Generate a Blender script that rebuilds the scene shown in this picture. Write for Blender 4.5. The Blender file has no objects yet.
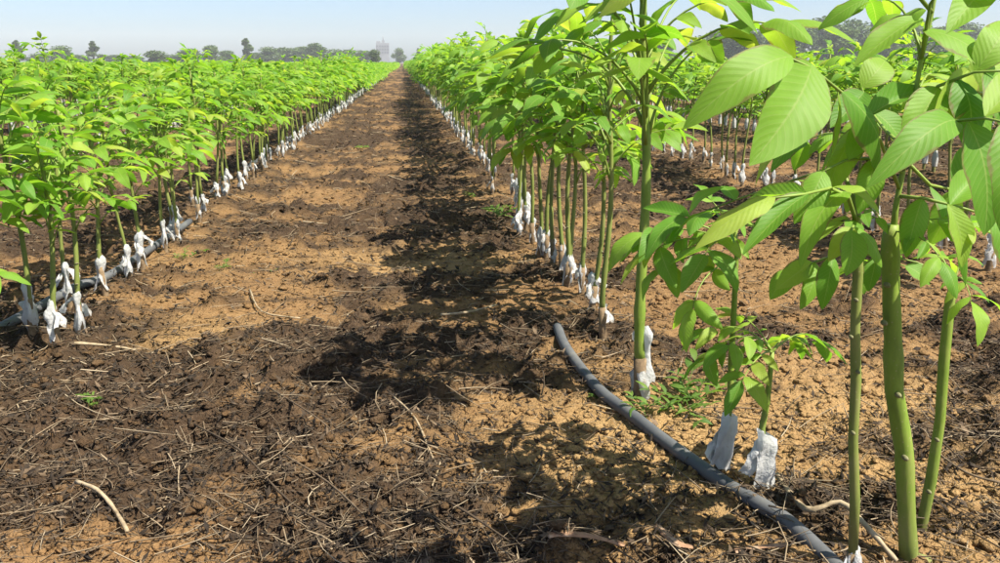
import bpy, math, random
import numpy as np
from mathutils import Vector, Matrix

R = math.radians
SC = bpy.context.scene
COL = SC.collection

# ------------------------------------------------------------------ camera
EYE = 1.0                       # eye height in metres
FPX = 866.0                     # focal length in photo pixels (photo 1000 x 563)
PITCH, YAW = R(14.22), R(6.2)
cam_d = bpy.data.cameras.new('camera')
cam_d.sensor_width = 36.0
cam_d.lens = 36.0 * FPX / 1000.0
cam_d.clip_start = 0.02
cam_d.clip_end = 9000.0
cam = bpy.data.objects.new('camera', cam_d)
COL.objects.link(cam)
cam.location = (0, 0, EYE)
cam.rotation_euler = (math.pi / 2 - PITCH, 0, -YAW)
SC.camera = cam

# ------------------------------------------------------------------ sky, sun, exposure
SUN_EL, SUN_AZ = R(56), R(124)   # azimuth measured clockwise from +Y (down the rows)
world = bpy.data.worlds.new('World')
SC.world = world
world.use_nodes = True
wn = world.node_tree.nodes
sky = wn.new('ShaderNodeTexSky')
sky.sky_type = 'NISHITA'
sky.sun_disc = False
sky.sun_elevation = SUN_EL
sky.sun_rotation = SUN_AZ
sky.air_density = 0.7
sky.dust_density = 1.5
sky.ozone_density = 3.0
wn['Background'].inputs['Strength'].default_value = 0.084
world.node_tree.links.new(sky.outputs[0], wn['Background'].inputs['Color'])
sun_d = bpy.data.lights.new('sun', 'SUN')
sun_d.energy = 5.0
sun_d.angle = R(0.5)
sun_d.color = (1.0, 0.93, 0.80)
sun = bpy.data.objects.new('sun', sun_d)
COL.objects.link(sun)
to_sun = Vector((math.sin(SUN_AZ) * math.cos(SUN_EL), math.cos(SUN_AZ) * math.cos(SUN_EL), math.sin(SUN_EL)))
sun.rotation_euler = to_sun.to_track_quat('Z', 'Y').to_euler()
SC.view_settings.view_transform = 'Standard'
SC.view_settings.look = 'None'
SC.view_settings.gamma = 1.0
SC.view_settings.use_curve_mapping = False
SC.view_settings.exposure = 1.25
SC.render.engine = 'CYCLES'
SC.cycles.max_bounces = 7
SC.cycles.transmission_bounces = 4
SC.cycles.volume_bounces = 2

# ------------------------------------------------------------------ layout helpers
_r = Vector((math.cos(YAW), -math.sin(YAW), 0))
_f = Vector((math.sin(YAW) * math.cos(PITCH), math.cos(YAW) * math.cos(PITCH), -math.sin(PITCH)))
_u = Vector((math.sin(YAW) * math.sin(PITCH), math.cos(YAW) * math.sin(PITCH), math.cos(PITCH)))


def ray(px, py):
    return _f + _r * ((px - 500) / FPX) + _u * ((281.5 - py) / FPX)


def on_ground(px, py, z=0.0):
    d = ray(px, py)
    t = (z - EYE) / d.z
    return Vector((d.x * t, d.y * t, z))


def at(px, py, y):
    """the point seen at that place of the photograph that lies y metres down the field"""
    d = ray(px, py)
    t = y / d.y
    return Vector((d.x * t, y, EYE + d.z * t))


def project(x, y, z):
    v = Vector((x, y, z - EYE))
    c = v.dot(_f)
    if c <= 0.05:
        return None
    return 500 + FPX * v.dot(_r) / c, 281.5 - FPX * v.dot(_u) / c


# ------------------------------------------------------------------ object helpers
def tag(o, label=None, category=None, group=None, kind=None):
    if label: o['label'] = label
    if category: o['category'] = category
    if group: o['group'] = group
    if kind: o['kind'] = kind
    return o


def empty(name, loc, rz=0.0):
    o = bpy.data.objects.new(name, None)
    o.empty_display_size = 0.05
    o.location = loc
    o.rotation_euler = (0, 0, rz)
    COL.objects.link(o)
    return o


def link(name, me, parent=None, mat=None, matrix=None):
    o = bpy.data.objects.new(name, me)
    COL.objects.link(o)
    if mat and not me.materials:
        me.materials.append(mat)
    if parent: o.parent = parent
    if matrix is not None: o.matrix_basis = matrix
    return o


def mesh_np(name, verts, faces, mat=None, smooth=True, uv=None, attr=None):
    """verts (N,3), faces (M,k) all of one size; or a list of such face arrays"""
    verts = np.asarray(verts, dtype=np.float32)
    if not isinstance(faces, list): faces = [faces]
    faces = [np.asarray(f, dtype=np.int32) for f in faces if len(f)]
    me = bpy.data.meshes.new(name)
    me.vertices.add(len(verts))
    me.vertices.foreach_set('co', verts.ravel())
    idx = np.concatenate([f.ravel() for f in faces])
    tot = np.concatenate([np.full(len(f), f.shape[1], np.int32) for f in faces])
    start = np.concatenate([[0], np.cumsum(tot)[:-1]]).astype(np.int32)
    me.loops.add(len(idx))
    me.loops.foreach_set('vertex_index', idx)
    me.polygons.add(len(tot))
    me.polygons.foreach_set('loop_start', start)
    me.polygons.foreach_set('loop_total', tot)
    if smooth:
        me.polygons.foreach_set('use_smooth', np.ones(len(tot), dtype=bool))
    if uv is not None:
        l = me.uv_layers.new(name='UVMap')
        l.data.foreach_set('uv', np.asarray(uv, dtype=np.float32)[idx].ravel())
    if attr is not None:
        for k, v in attr.items():
            a = me.attributes.new(k, 'FLOAT', 'POINT')
            a.data.foreach_set('value', np.asarray(v, dtype=np.float32))
    me.update(calc_edges=True)
    if mat: me.materials.append(mat)
    return me


class MB:
    """collects tubes and sheets for ONE mesh"""
    def __init__(s):
        s.v, s.f, s.uv, s.n = [], [], [], 0

    def add(s, v, f, uv=None):
        v = np.asarray(v, float)
        s.v.append(v)
        s.f += [[i + s.n for i in q] for q in f]
        s.uv.append(np.zeros((len(v), 2)) if uv is None else np.asarray(uv, float))
        s.n += len(v)

    def tube(s, pts, rad, n=6, cap=True, flat=1.0):
        pts = [Vector(p) for p in pts]
        m = len(pts)
        v, f = [], []
        ref = Vector((0, 0, 1)) if abs((pts[-1] - pts[0]).normalized().z) < 0.8 else Vector((1, 0, 0))
        for i, p in enumerate(pts):
            t = (pts[min(i + 1, m - 1)] - pts[max(i - 1, 0)]).normalized()
            a = t.cross(ref).normalized()
            b = t.cross(a).normalized()
            for k in range(n):
                w = 2 * math.pi * k / n
                v.append(p + (a * math.cos(w) + b * (math.sin(w) * flat)) * rad[i])
        for i in range(m - 1):
            for k in range(n):
                f.append([i * n + k, i * n + (k + 1) % n, (i + 1) * n + (k + 1) % n, (i + 1) * n + k])
        if cap:
            f.append(list(range(n))[::-1])
            f.append([(m - 1) * n + k for k in range(n)])
        s.add([tuple(q) for q in v], f)

    def box(s, c, d):
        x, y, z = c; a, b, h = d[0] / 2, d[1] / 2, d[2] / 2
        s.add([(x + i * a, y + j * b, z + k * h) for k in (-1, 1) for j in (-1, 1) for i in (-1, 1)],
              [[0, 2, 3, 1], [4, 5, 7, 6], [0, 1, 5, 4], [2, 6, 7, 3], [0, 4, 6, 2], [1, 3, 7, 5]])

    def mesh(s, name, mat=None, smooth=True):
        me = bpy.data.meshes.new(name)
        v = np.concatenate(s.v)
        me.from_pydata(v.tolist(), [], s.f)
        if smooth: me.polygons.foreach_set('use_smooth', np.ones(len(s.f), dtype=bool))
        uv = np.concatenate(s.uv)
        if uv.any():
            l = me.uv_layers.new(name='UVMap')
            idx = np.empty(len(me.loops), np.int32)
            me.loops.foreach_get('vertex_index', idx)
            l.data.foreach_set('uv', uv[idx].astype(np.float32).ravel())
        me.update()
        if mat: me.materials.append(mat)
        return me


# ------------------------------------------------------------------ value noise
def _hash(i, j, seed):
    h = (i.astype(np.int64) * 374761393 + j.astype(np.int64) * 668265263 + seed * 1442695041) & 0xFFFFFFFF
    h = ((h ^ (h >> 13)) * 1274126177) & 0xFFFFFFFF
    return ((h ^ (h >> 16)) & 0xFFFF) / 65535.0


def vnoise(x, y, seed=0):
    x = np.asarray(x, float); y = np.asarray(y, float)
    i = np.floor(x); j = np.floor(y)
    u = x - i; v = y - j
    u = u * u * (3 - 2 * u); v = v * v * (3 - 2 * v)
    a = _hash(i, j, seed); b = _hash(i + 1, j, seed); c = _hash(i, j + 1, seed); d = _hash(i + 1, j + 1, seed)
    return a + (b - a) * u + (c - a) * v + (a - b - c + d) * u * v


def fbm(x, y, seed=0, o=4):
    s = 0; a = 0.5; t = 0
    for k in range(o):
        s = s + a * vnoise(x * 2 ** k + 17.3 * k, y * 2 ** k - 9.1 * k, seed + k)
        t += a; a *= 0.5
    return s / t


def smooth(a, b, x):
    t = np.clip((x - a) / (b - a), 0, 1)
    return t * t * (3 - 2 * t)


ROW0, PITCHX = 0.74, 2.05       # first row right of the path, distance between rows


def humus(x, y):
    """0 = bare tan soil, 1 = dark rotted litter lying on it"""
    x = np.asarray(x, float); y = np.asarray(y, float)
    n = fbm(x * 1.4 + 3, y * 2.3, 11, 4)
    n2 = fbm(x * 3.8, y * 8.5 + 5, 21, 3)
    m = 0.52 * n + 0.48 * n2
    bias = 0.05 * np.ones_like(m)
    bias = bias + 0.06 * smooth(0.40, -0.2, x) * smooth(3.3, 2.2, y)          # extra dark litter at the near left, partly shade painted into the soil
    bias = bias - 0.20 * np.exp(-(((x - 0.56) / 0.30) ** 2 + ((y - 1.95) / 0.45) ** 2))   # bare patch by the pipe
    bias = bias - 0.10 * np.exp(-(((x - 1.25) / 0.5) ** 2 + ((y - 2.0) / 0.8) ** 2))
    bias = bias - 0.09 * smooth(.85, 1.1, x) * smooth(7, 4, y)
    bias = bias - 0.12 * np.exp(-(((x + 0.95) / 0.3) ** 2 + ((y - 3.15) / 0.16) ** 2))
    bias = bias - 0.10 * np.exp(-(((x - 0.05) / 0.45) ** 2 + ((y - 4.35) / 0.30) ** 2))
    bias = bias + 0.045 * smooth(3, 9, y)
    return smooth(0.44, 0.62, m + bias)


def fresh(x, y):
    """where yellow subsoil was turned up"""
    x = np.asarray(x, float); y = np.asarray(y, float)
    f = np.exp(-(((x - 0.55) / 0.33) ** 2 + ((y - 2.0) / 0.5) ** 2)) + 0.9 * np.exp(-(((x - 1.35) / 0.55) ** 2 + ((y - 2.0) / 0.7) ** 2))
    f = f + 0.75 * np.exp(-(((x - 0.05) / 0.5) ** 2 + ((y - 4.4) / 0.5) ** 2)) + 0.7 * np.exp(-(((x + 0.95) / 0.35) ** 2 + ((y - 3.15) / 0.25) ** 2))
    return np.clip(f + 0.9 * (fbm(x * 0.9 + 31, y * 1.1, 91, 3) - 0.5), 0, 1)


def ground_h(x, y):
    x = np.asarray(x, float); y = np.asarray(y, float)
    fade = 1 / (1 + (np.abs(y) / 40) ** 2)
    h = 0.055 * (fbm(x * 1.3, y * 1.3, 3, 3) - 0.5)
    lump = np.abs(fbm(x * 9, y * 9, 41, 3) - 0.5)
    h = h + 0.05 * (0.25 - lump) * (0.6 + 0.5 * humus(x, y))
    h = h + 0.022 * (vnoise(x * 27, y * 27, 51) - 0.5) + 0.013 * (vnoise(x * 60, y * 60, 53) - 0.5)
    h = h + humus(x, y) * (0.115 * (fbm(x * 10 + 7, y * 10, 71, 2) - 0.5) + 0.055 * (vnoise(x * 24, y * 24, 73) - .5))
    d = (x - ROW0 + PITCHX / 2) / PITCHX
    d = (d - np.floor(d) - 0.5) * PITCHX
    h = h + 0.03 * np.exp(-(d / 0.22) ** 2)
    return h * fade


def gh(x, y):
    return float(ground_h(np.array([x]), np.array([y]))[0])


# ------------------------------------------------------------------ materials
def new_mat(name):
    m = bpy.data.materials.new(name)
    m.use_nodes = True
    nt = m.node_tree
    for n in list(nt.nodes): nt.nodes.remove(n)
    out = nt.nodes.new('ShaderNodeOutputMaterial')
    return m, nt, out


def N(nt, t, **kw):
    n = nt.nodes.new('ShaderNode' + t)
    for k, v in kw.items():
        if k in n.inputs.keys(): n.inputs[k].default_value = v
        else: setattr(n, k, v)
    return n


def math_n(nt, op, a, b=None):
    n = nt.nodes.new('ShaderNodeMath'); n.operation = op
    for i, q in enumerate((a, b)):
        if q is None: continue
        if isinstance(q, (int, float)): n.inputs[i].default_value = q
        else: nt.links.new(q, n.inputs[i])
    return n.outputs[0]


def ramp(nt, fac, stops):
    n = nt.nodes.new('ShaderNodeValToRGB')
    e = n.color_ramp.elements
    while len(e) < len(stops): e.new(0.5)
    for q, (p, c) in zip(e, stops):
        q.position = p; q.color = (*c, 1)
    nt.links.new(fac, n.inputs[0])
    return n.outputs[0]


def mix_rgb(nt, fac, a, b, mode='MIX'):
    n = nt.nodes.new('ShaderNodeMix'); n.data_type = 'RGBA'; n.blend_type = mode
    for s, q in ((n.inputs[0], fac), (n.inputs[6], a), (n.inputs[7], b)):
        if isinstance(q, (int, float)): s.default_value = q
        elif isinstance(q, tuple): s.default_value = (*q, 1)
        else: nt.links.new(q, s)
    return n.outputs[2]


def noise_n(nt, scale, detail=3, rough=0.55, vec=None):
    n = nt.nodes.new('ShaderNodeTexNoise')
    n.inputs['Scale'].default_value = scale
    n.inputs['Detail'].default_value = detail
    n.inputs['Roughness'].default_value = rough
    if vec is None:
        g = nt.nodes.new('ShaderNodeTexCoord'); vec = g.outputs['Object']
    nt.links.new(vec, n.inputs['Vector'])
    return n.outputs['Fac']


def bump(nt, h, strength, dist):
    b = nt.nodes.new('ShaderNodeBump')
    b.inputs['Strength'].default_value = strength
    b.inputs['Distance'].default_value = dist
    nt.links.new(h, b.inputs['Height'])
    return b.outputs[0]


def island_random(nt):
    g = nt.nodes.new('ShaderNodeNewGeometry')
    o = nt.nodes.new('ShaderNodeObjectInfo')
    s = math_n(nt, 'ADD', g.outputs['Random Per Island'], o.outputs['Random'])
    return math_n(nt, 'FRACT', s)


def leaf_material(name, stops, veins=True, trans=0.50, tcol=1.6, rough=0.55):
    m, nt, out = new_mat(name)
    rnd = island_random(nt)
    col = ramp(nt, rnd, stops)
    nz = noise_n(nt, 9, 3)
    col = mix_rgb(nt, math_n(nt, 'MULTIPLY', nz, 0.35), col, (0.085, 0.21, 0.018))
    p = N(nt, 'BsdfPrincipled', Roughness=rough)
    p.inputs['Specular IOR Level'].default_value = 0.33
    if veins:
        uvn = nt.nodes.new('ShaderNodeUVMap')
        sp = nt.nodes.new('ShaderNodeSeparateXYZ'); nt.links.new(uvn.outputs[0], sp.inputs[0])
        au = math_n(nt, 'ABSOLUTE', math_n(nt, 'SUBTRACT', sp.outputs[0], 0.5))          # 0 at midrib, .5 at edge
        ph = math_n(nt, 'SUBTRACT', math_n(nt, 'MULTIPLY', sp.outputs[1], 13.0), math_n(nt, 'MULTIPLY', au, 5.5))
        fr = math_n(nt, 'FRACT', ph)
        tri = math_n(nt, 'ABSOLUTE', math_n(nt, 'SUBTRACT', fr, 0.5))                    # .5 at vein
        vein = math_n(nt, 'SMOOTH_MAX', math_n(nt, 'MULTIPLY', math_n(nt, 'SUBTRACT', tri, 0.41), 11.0), 0.0)
        rib = math_n(nt, 'MAXIMUM', math_n(nt, 'MULTIPLY', math_n(nt, 'SUBTRACT', 0.028, au), 40.0), 0.0)
        vv = math_n(nt, 'MINIMUM', math_n(nt, 'ADD', math_n(nt, 'MULTIPLY', vein, 0.55), rib), 1.0)
        col = mix_rgb(nt, math_n(nt, 'MULTIPLY', vv, 0.58), col, (0.30, 0.40, 0.11))
        hh = math_n(nt, 'ADD', math_n(nt, 'MULTIPLY', tri, -1.0), math_n(nt, 'MULTIPLY', nz, 0.2))
        nt.links.new(bump(nt, hh, 0.24, 0.0025), p.inputs['Normal'])
    if veins:   # a few scorched rims and specks
        sp2 = noise_n(nt, 3.1, 5, 0.7)
        ed = math_n(nt, 'MULTIPLY', math_n(nt, 'SUBTRACT', au, 0.36), 2.2)
        sc = math_n(nt, 'MULTIPLY', math_n(nt, 'SUBTRACT', math_n(nt, 'ADD', math_n(nt, 'MAXIMUM', ed, 0.0), sp2), 0.74), 9.0)
        sc = math_n(nt, 'MINIMUM', math_n(nt, 'MAXIMUM', sc, 0.0), 0.7)
        col = mix_rgb(nt, sc, col, (0.17, 0.13, 0.05))
    nt.links.new(col, p.inputs['Base Color'])
    t = N(nt, 'BsdfTranslucent')
    tc = mix_rgb(nt, 1.0, col, (tcol * 1.12, tcol * 1.06, tcol * 0.55), 'MULTIPLY')
    nt.links.new(tc, t.inputs['Color'])
    mx = N(nt, 'MixShader'); mx.inputs[0].default_value = trans
    nt.links.new(p.outputs[0], mx.inputs[1]); nt.links.new(t.outputs[0], mx.inputs[2])
    nt.links.new(mx.outputs[0], out.inputs[0])
    return m


GREENS = [(0.0, (0.095, 0.24, 0.022)), (0.3, (0.15, 0.32, 0.03)), (0.62, (0.21, 0.38, 0.038)), (0.88, (0.27, 0.42, 0.05)), (1.0, (0.36, 0.44, 0.07))]
M_LEAF = leaf_material('walnut_leaf', GREENS)
M_LEAF_FAR = leaf_material('walnut_leaf_plain', GREENS, veins=False)
M_WEED = leaf_material('weed_leaf', [(0.0, (0.07, 0.14, 0.03)), (1.0, (0.16, 0.25, 0.05))], veins=False)
M_TREE = leaf_material('tree_leaf', [(0.0, (0.045, 0.075, 0.016)), (0.6, (0.07, 0.11, 0.024)), (1.0, (0.105, 0.14, 0.034))], veins=False, trans=0.25, tcol=1.1)


def simple(name, stops, scale=20, rough=0.7, bstr=0.4, bdist=0.003, island=False, spec=0.3, stretch=None, foot=None):
    m, nt, out = new_mat(name)
    vec = None
    if stretch:
        g = nt.nodes.new('ShaderNodeTexCoord'); mp = nt.nodes.new('ShaderNodeMapping')
        mp.inputs['Scale'].default_value = stretch
        nt.links.new(g.outputs['Object'], mp.inputs[0]); vec = mp.outputs[0]
    nz = noise_n(nt, scale, 4, 0.6, vec)
    fac = island_random(nt) if island else nz
    if island:
        fac = math_n(nt, 'ADD', math_n(nt, 'MULTIPLY', fac, 0.8), math_n(nt, 'MULTIPLY', nz, 0.2))
    col = ramp(nt, fac, stops)
    if foot:      # bark turning brown towards the soil, corky specks higher up
        g2 = nt.nodes.new('ShaderNodeTexCoord'); sz = nt.nodes.new('ShaderNodeSeparateXYZ'); nt.links.new(g2.outputs['Object'], sz.inputs[0])
        k1 = math_n(nt, 'SUBTRACT', math_n(nt, 'ADD', math_n(nt, 'MULTIPLY', sz.outputs[2], -2.6), math_n(nt, 'MULTIPLY', nz, 1.1)), 0.02)
        k1 = math_n(nt, 'MINIMUM', math_n(nt, 'MAXIMUM', k1, 0.0), 0.75)
        col = mix_rgb(nt, k1, col, foot)
        vz = nt.nodes.new('ShaderNodeTexVoronoi'); vz.inputs['Scale'].default_value = 85
        nt.links.new(g2.outputs['Object'], vz.inputs['Vector'])
        k2 = math_n(nt, 'MINIMUM', math_n(nt, 'MAXIMUM', math_n(nt, 'MULTIPLY', math_n(nt, 'SUBTRACT', 0.16, vz.outputs['Distance']), 7.0), 0.0), 0.6)
        col = mix_rgb(nt, k2, col, (0.30, 0.27, 0.15))
    p = N(nt, 'BsdfPrincipled', Roughness=rough)
    p.inputs['Specular IOR Level'].default_value = spec
    nt.links.new(col, p.inputs['Base Color'])
    if bstr: nt.links.new(bump(nt, nz, bstr, bdist), p.inputs['Normal'])
    nt.links.new(p.outputs[0], out.inputs[0])
    return m


M_STEM = simple('green_stem', [(0.25, (0.10, 0.15, 0.022)), (0.5, (0.16, 0.24, 0.032)), (0.75, (0.23, 0.27, 0.065))], 32, 0.55, 0.5, 0.003, stretch=(1, 1, 0.35), foot=(0.17, 0.14, 0.07))
M_STEM_OLD = simple('olive_stem', [(0.25, (0.105, 0.13, 0.032)), (0.5, (0.165, 0.20, 0.045)), (0.8, (0.23, 0.225, 0.085))], 24, 0.6, 0.5, 0.003, stretch=(1, 1, 0.35), foot=(0.17, 0.13, 0.075))
M_ROOT = simple('rootstock_bark', [(0.3, (0.09, 0.06, 0.035)), (0.6, (0.20, 0.14, 0.08)), (0.85, (0.27, 0.20, 0.12))], 40, 0.85, 0.6, 0.004)
M_SCAR = simple('leaf_scar', [(0.3, (0.10, 0.10, 0.04)), (0.7, (0.20, 0.19, 0.10))], 120, 0.8, 0.3, 0.001)
M_RACHIS = simple('leaf_stalk', [(0.3, (0.13, 0.20, 0.03)), (0.7, (0.22, 0.29, 0.06))], 15, 0.5, 0)
M_PIPE = simple('faded_plastic_pipe', [(0.2, (0.06, 0.063, 0.068)), (0.5, (0.09, 0.094, 0.10)), (0.7, (0.125, 0.125, 0.12)), (0.95, (0.21, 0.165, 0.11))], 9, 0.58, 0.35, 0.003, spec=0.3)
M_TWIG = simple('dry_twig', [(0.0, (0.04, 0.028, 0.018)), (0.4, (0.11, 0.078, 0.048)), (0.75, (0.25, 0.19, 0.12)), (1.0, (0.46, 0.38, 0.26))], 30, 0.85, 0.4, 0.002, island=True)
M_STRAW = simple('bleached_straw', [(0.25, (0.13, 0.095, 0.055)), (0.5, (0.29, 0.225, 0.14)), (0.75, (0.42, 0.345, 0.235))], 45, 0.7, 0.4, 0.002)
M_REDBARK = simple('reddish_bark', [(0.25, (0.15, 0.085, 0.05)), (0.55, (0.29, 0.17, 0.10)), (0.8, (0.46, 0.36, 0.26))], 38, 0.85, 0.8, 0.006)
M_LITTER = simple('rotted_litter', [(0.0, (0.013, 0.0095, 0.0065)), (0.5, (0.03, 0.021, 0.014)), (0.76, (0.065, 0.045, 0.028)), (0.92, (0.15, 0.105, 0.066)), (1.0, (0.30, 0.225, 0.14))], 30, 0.9, 0.3, 0.002, island=True)
M_CONC = simple('hazy_render', [(0.3, (0.17, 0.18, 0.20)), (0.7, (0.22, 0.23, 0.25))], 0.3, 0.9, 0)
M_WIN = simple('dark_window', [(0.3, (0.09, 0.10, 0.12)), (0.7, (0.12, 0.13, 0.15))], 0.5, 0.25, 0, spec=0.5)
M_TRUNK = simple('tree_bark', [(0.3, (0.05, 0.038, 0.026)), (0.7, (0.11, 0.085, 0.06))], 4, 0.9, 0.4, 0.02)


def soil_material():
    m, nt, out = new_mat('tan_soil')
    a = N(nt, 'Attribute', attribute_name='humus')
    n1 = noise_n(nt, 5.0, 4); n4 = noise_n(nt, 13.0, 4, 0.6); n2 = noise_n(nt, 34, 5, 0.65); n3 = noise_n(nt, 150, 3, 0.6)
    tan = ramp(nt, n2, [(0.25, (0.135, 0.078, 0.034)), (0.5, (0.235, 0.14, 0.06)), (0.75, (0.33, 0.21, 0.098))])
    tan = mix_rgb(nt, math_n(nt, 'MULTIPLY', n1, 0.5), tan, (0.17, 0.093, 0.045))
    b = N(nt, 'Attribute', attribute_name='fresh')
    yel = ramp(nt, n2, [(0.25, (0.22, 0.135, 0.056)), (0.5, (0.335, 0.213, 0.092)), (0.75, (0.43, 0.29, 0.135))])
    tan = mix_rgb(nt, b.outputs['Fac'], tan, yel)
    dark = ramp(nt, n2, [(0.25, (0.022, 0.0145, 0.0095)), (0.5, (0.052, 0.034, 0.021)), (0.75, (0.13, 0.083, 0.047))])
    f = math_n(nt, 'ADD', a.outputs['Fac'], math_n(nt, 'MULTIPLY', math_n(nt, 'SUBTRACT', n2, 0.5), 0.9))
    f = math_n(nt, 'MINIMUM', math_n(nt, 'MAXIMUM', f, 0.0), 1.0)
    col = mix_rgb(nt, f, tan, dark)
    p = N(nt, 'BsdfPrincipled', Roughness=0.95)
    p.inputs['Specular IOR Level'].default_value = 0.15
    nt.links.new(col, p.inputs['Base Color'])
    h = math_n(nt, 'ADD', math_n(nt, 'MULTIPLY', n2, 1.0), math_n(nt, 'MULTIPLY', n3, 0.45))
    h = math_n(nt, 'ADD', h, math_n(nt, 'MULTIPLY', n4, 1.6))
    nt.links.new(bump(nt, h, 1.0, 0.022), p.inputs['Normal'])
    nt.links.new(p.outputs[0], out.inputs[0])
    return m


M_SOIL = soil_material()


def film_material():
    m, nt, out = new_mat('white_plastic_film')
    n = noise_n(nt, 38, 4, 0.6); n2 = noise_n(nt, 9, 2)
    col = ramp(nt, n2, [(0.3, (0.56, 0.57, 0.56)), (0.55, (0.72, 0.72, 0.72)), (0.8, (0.46, 0.43, 0.36))])
    g = nt.nodes.new('ShaderNodeTexCoord'); sz = nt.nodes.new('ShaderNodeSeparateXYZ'); nt.links.new(g.outputs['Object'], sz.inputs[0])
    mud = math_n(nt, 'SUBTRACT', math_n(nt, 'ADD', noise_n(nt, 60, 4, 0.7), math_n(nt, 'MULTIPLY', sz.outputs[2], -1.2)), 0.52)
    mud = math_n(nt, 'MINIMUM', math_n(nt, 'MAXIMUM', math_n(nt, 'MULTIPLY', mud, 5.0), 0.0), 0.6)
    col = mix_rgb(nt, mud, col, (0.26, 0.18, 0.10))
    p = N(nt, 'BsdfPrincipled', Roughness=0.42)
    nt.links.new(col, p.inputs['Base Color'])
    nt.links.new(bump(nt, n, 0.7, 0.012), p.inputs['Normal'])
    t = N(nt, 'BsdfTranslucent'); t.inputs[0].default_value = (0.62, 0.65, 0.67, 1)
    mx = N(nt, 'MixShader'); mx.inputs[0].default_value = 0.46
    nt.links.new(p.outputs[0], mx.inputs[1]); nt.links.new(t.outputs[0], mx.inputs[2])
    nt.links.new(mx.outputs[0], out.inputs[0])
    return m


M_FILM = film_material()

# ------------------------------------------------------------------ ground
def spaced(a, b, step):
    return np.arange(a, b, step)


xs = np.concatenate([[-1150, -600, -250, -120, -60, -35, -22, -15], spaced(-11, -5, 0.35), spaced(-5, -2.2, 0.08), spaced(-2.2, 3.4, 0.0185),
                     spaced(3.4, 6, 0.07), spaced(6, 14, 0.35), [15, 19, 25, 35, 60, 120, 250, 600, 1150]])
yl = [1.25]
while yl[-1] < 260: yl.append(yl[-1] + max(0.0125, 0.0125 * (yl[-1] / 1.9) ** 1.55))
ys = np.concatenate([[-500, -200, -80, -25, -8], spaced(-4, 1.2, 0.2), yl, [320, 420, 600, 850, 1150]])
GX, GY = np.meshgrid(xs, ys)
hz = ground_h(GX, GY) * (1 / (1 + (GX / 60) ** 2))
nv, nu = GX.shape
k = np.arange(nv * nu).reshape(nv, nu)
quads = np.stack([k[:-1, :-1], k[:-1, 1:], k[1:, 1:], k[1:, :-1]], -1).reshape(-1, 4)
gme = mesh_np('ground', np.stack([GX, GY, hz], -1).reshape(-1, 3), quads, M_SOIL, True, attr={'humus': humus(GX, GY).ravel(), 'fresh': fresh(GX, GY).ravel()})
tag(link('ground', gme), 'tan nursery soil strewn with dark rotted litter between the rows', 'ground', kind='structure')

# ------------------------------------------------------------------ soil clods, shreds of litter, fine twigs (uncountable)
rng = np.random.default_rng(5)


def scatter(n, ymin, ymax, power=1.6):
    """random ground points, thinning with distance, within what the place shows"""
    u = rng.random(n)
    y = (ymin ** (1 - power) + u * (ymax ** (1 - power) - ymin ** (1 - power))) ** (1 / (1 - power))
    lo, hi = -0.52 * y - 0.5, 0.86 * y + 0.4
    x = lo + rng.random(n) * (hi - lo)
    return x, y


ICO_V = None
def ico():
    t = (1 + 5 ** 0.5) / 2
    v = np.array([(-1, t, 0), (1, t, 0), (-1, -t, 0), (1, -t, 0), (0, -1, t), (0, 1, t), (0, -1, -t), (0, 1, -t), (t, 0, -1), (t, 0, 1), (-t, 0, -1), (-t, 0, 1)], float)
    v /= np.linalg.norm(v[0])
    f = np.array([(0, 11, 5), (0, 5, 1), (0, 1, 7), (0, 7, 10), (0, 10, 11), (1, 5, 9), (5, 11, 4), (11, 10, 2), (10, 7, 6), (7, 1, 8), (3, 9, 4), (3, 4, 2), (3, 2, 6), (3, 6, 8), (3, 8, 9), (4, 9, 5), (2, 4, 11), (6, 2, 10), (8, 6, 7), (9, 8, 1)])
    return v, f


def subdiv(v, f):
    v = [tuple(q) for q in v]; mid = {}; nf = []
    def m(a, b):
        q = (min(a, b), max(a, b))
        if q not in mid:
            p = np.array(v[a]) + np.array(v[b]); p /= np.linalg.norm(p)
            mid[q] = len(v); v.append(tuple(p))
        return mid[q]
    for a, b, c in f:
        ab, bc, ca = m(a, b), m(b, c), m(c, a)
        nf += [(a, ab, ca), (b, bc, ab), (c, ca, bc), (ab, bc, ca)]
    return np.array(v), np.array(nf)


def blobs(x, y, r, fine=False):
    v0, f0 = ico()
    if fine: v0, f0 = subdiv(v0, f0)
    n = len(x); m = len(v0)
    sc = np.stack([r * rng.uniform(.8, 1.35, n), r * rng.uniform(.8, 1.35, n), r * rng.uniform(.4, .75, n)], -1)
    jit = 1 + rng.uniform(-.34, .34, (n, m, 1))
    a = rng.random(n) * 6.283
    V = v0[None] * jit * sc[:, None, :]
    c, s = np.cos(a)[:, None], np.sin(a)[:, None]
    X = V[..., 0] * c - V[..., 1] * s; Y = V[..., 0] * s + V[..., 1] * c
    z0 = ground_h(x, y) + r * 0.12
    P = np.stack([X + x[:, None], Y + y[:, None], V[..., 2] + z0[:, None]], -1).reshape(-1, 3)
    F = (f0[None] + (np.arange(n) * m)[:, None, None]).reshape(-1, 3)
    h = np.clip(humus(x, y) * 0.9 + rng.uniform(-.25, .15, n), 0, 1)
    return P, F, np.repeat(h, m), np.repeat(fresh(x, y), m)


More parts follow.
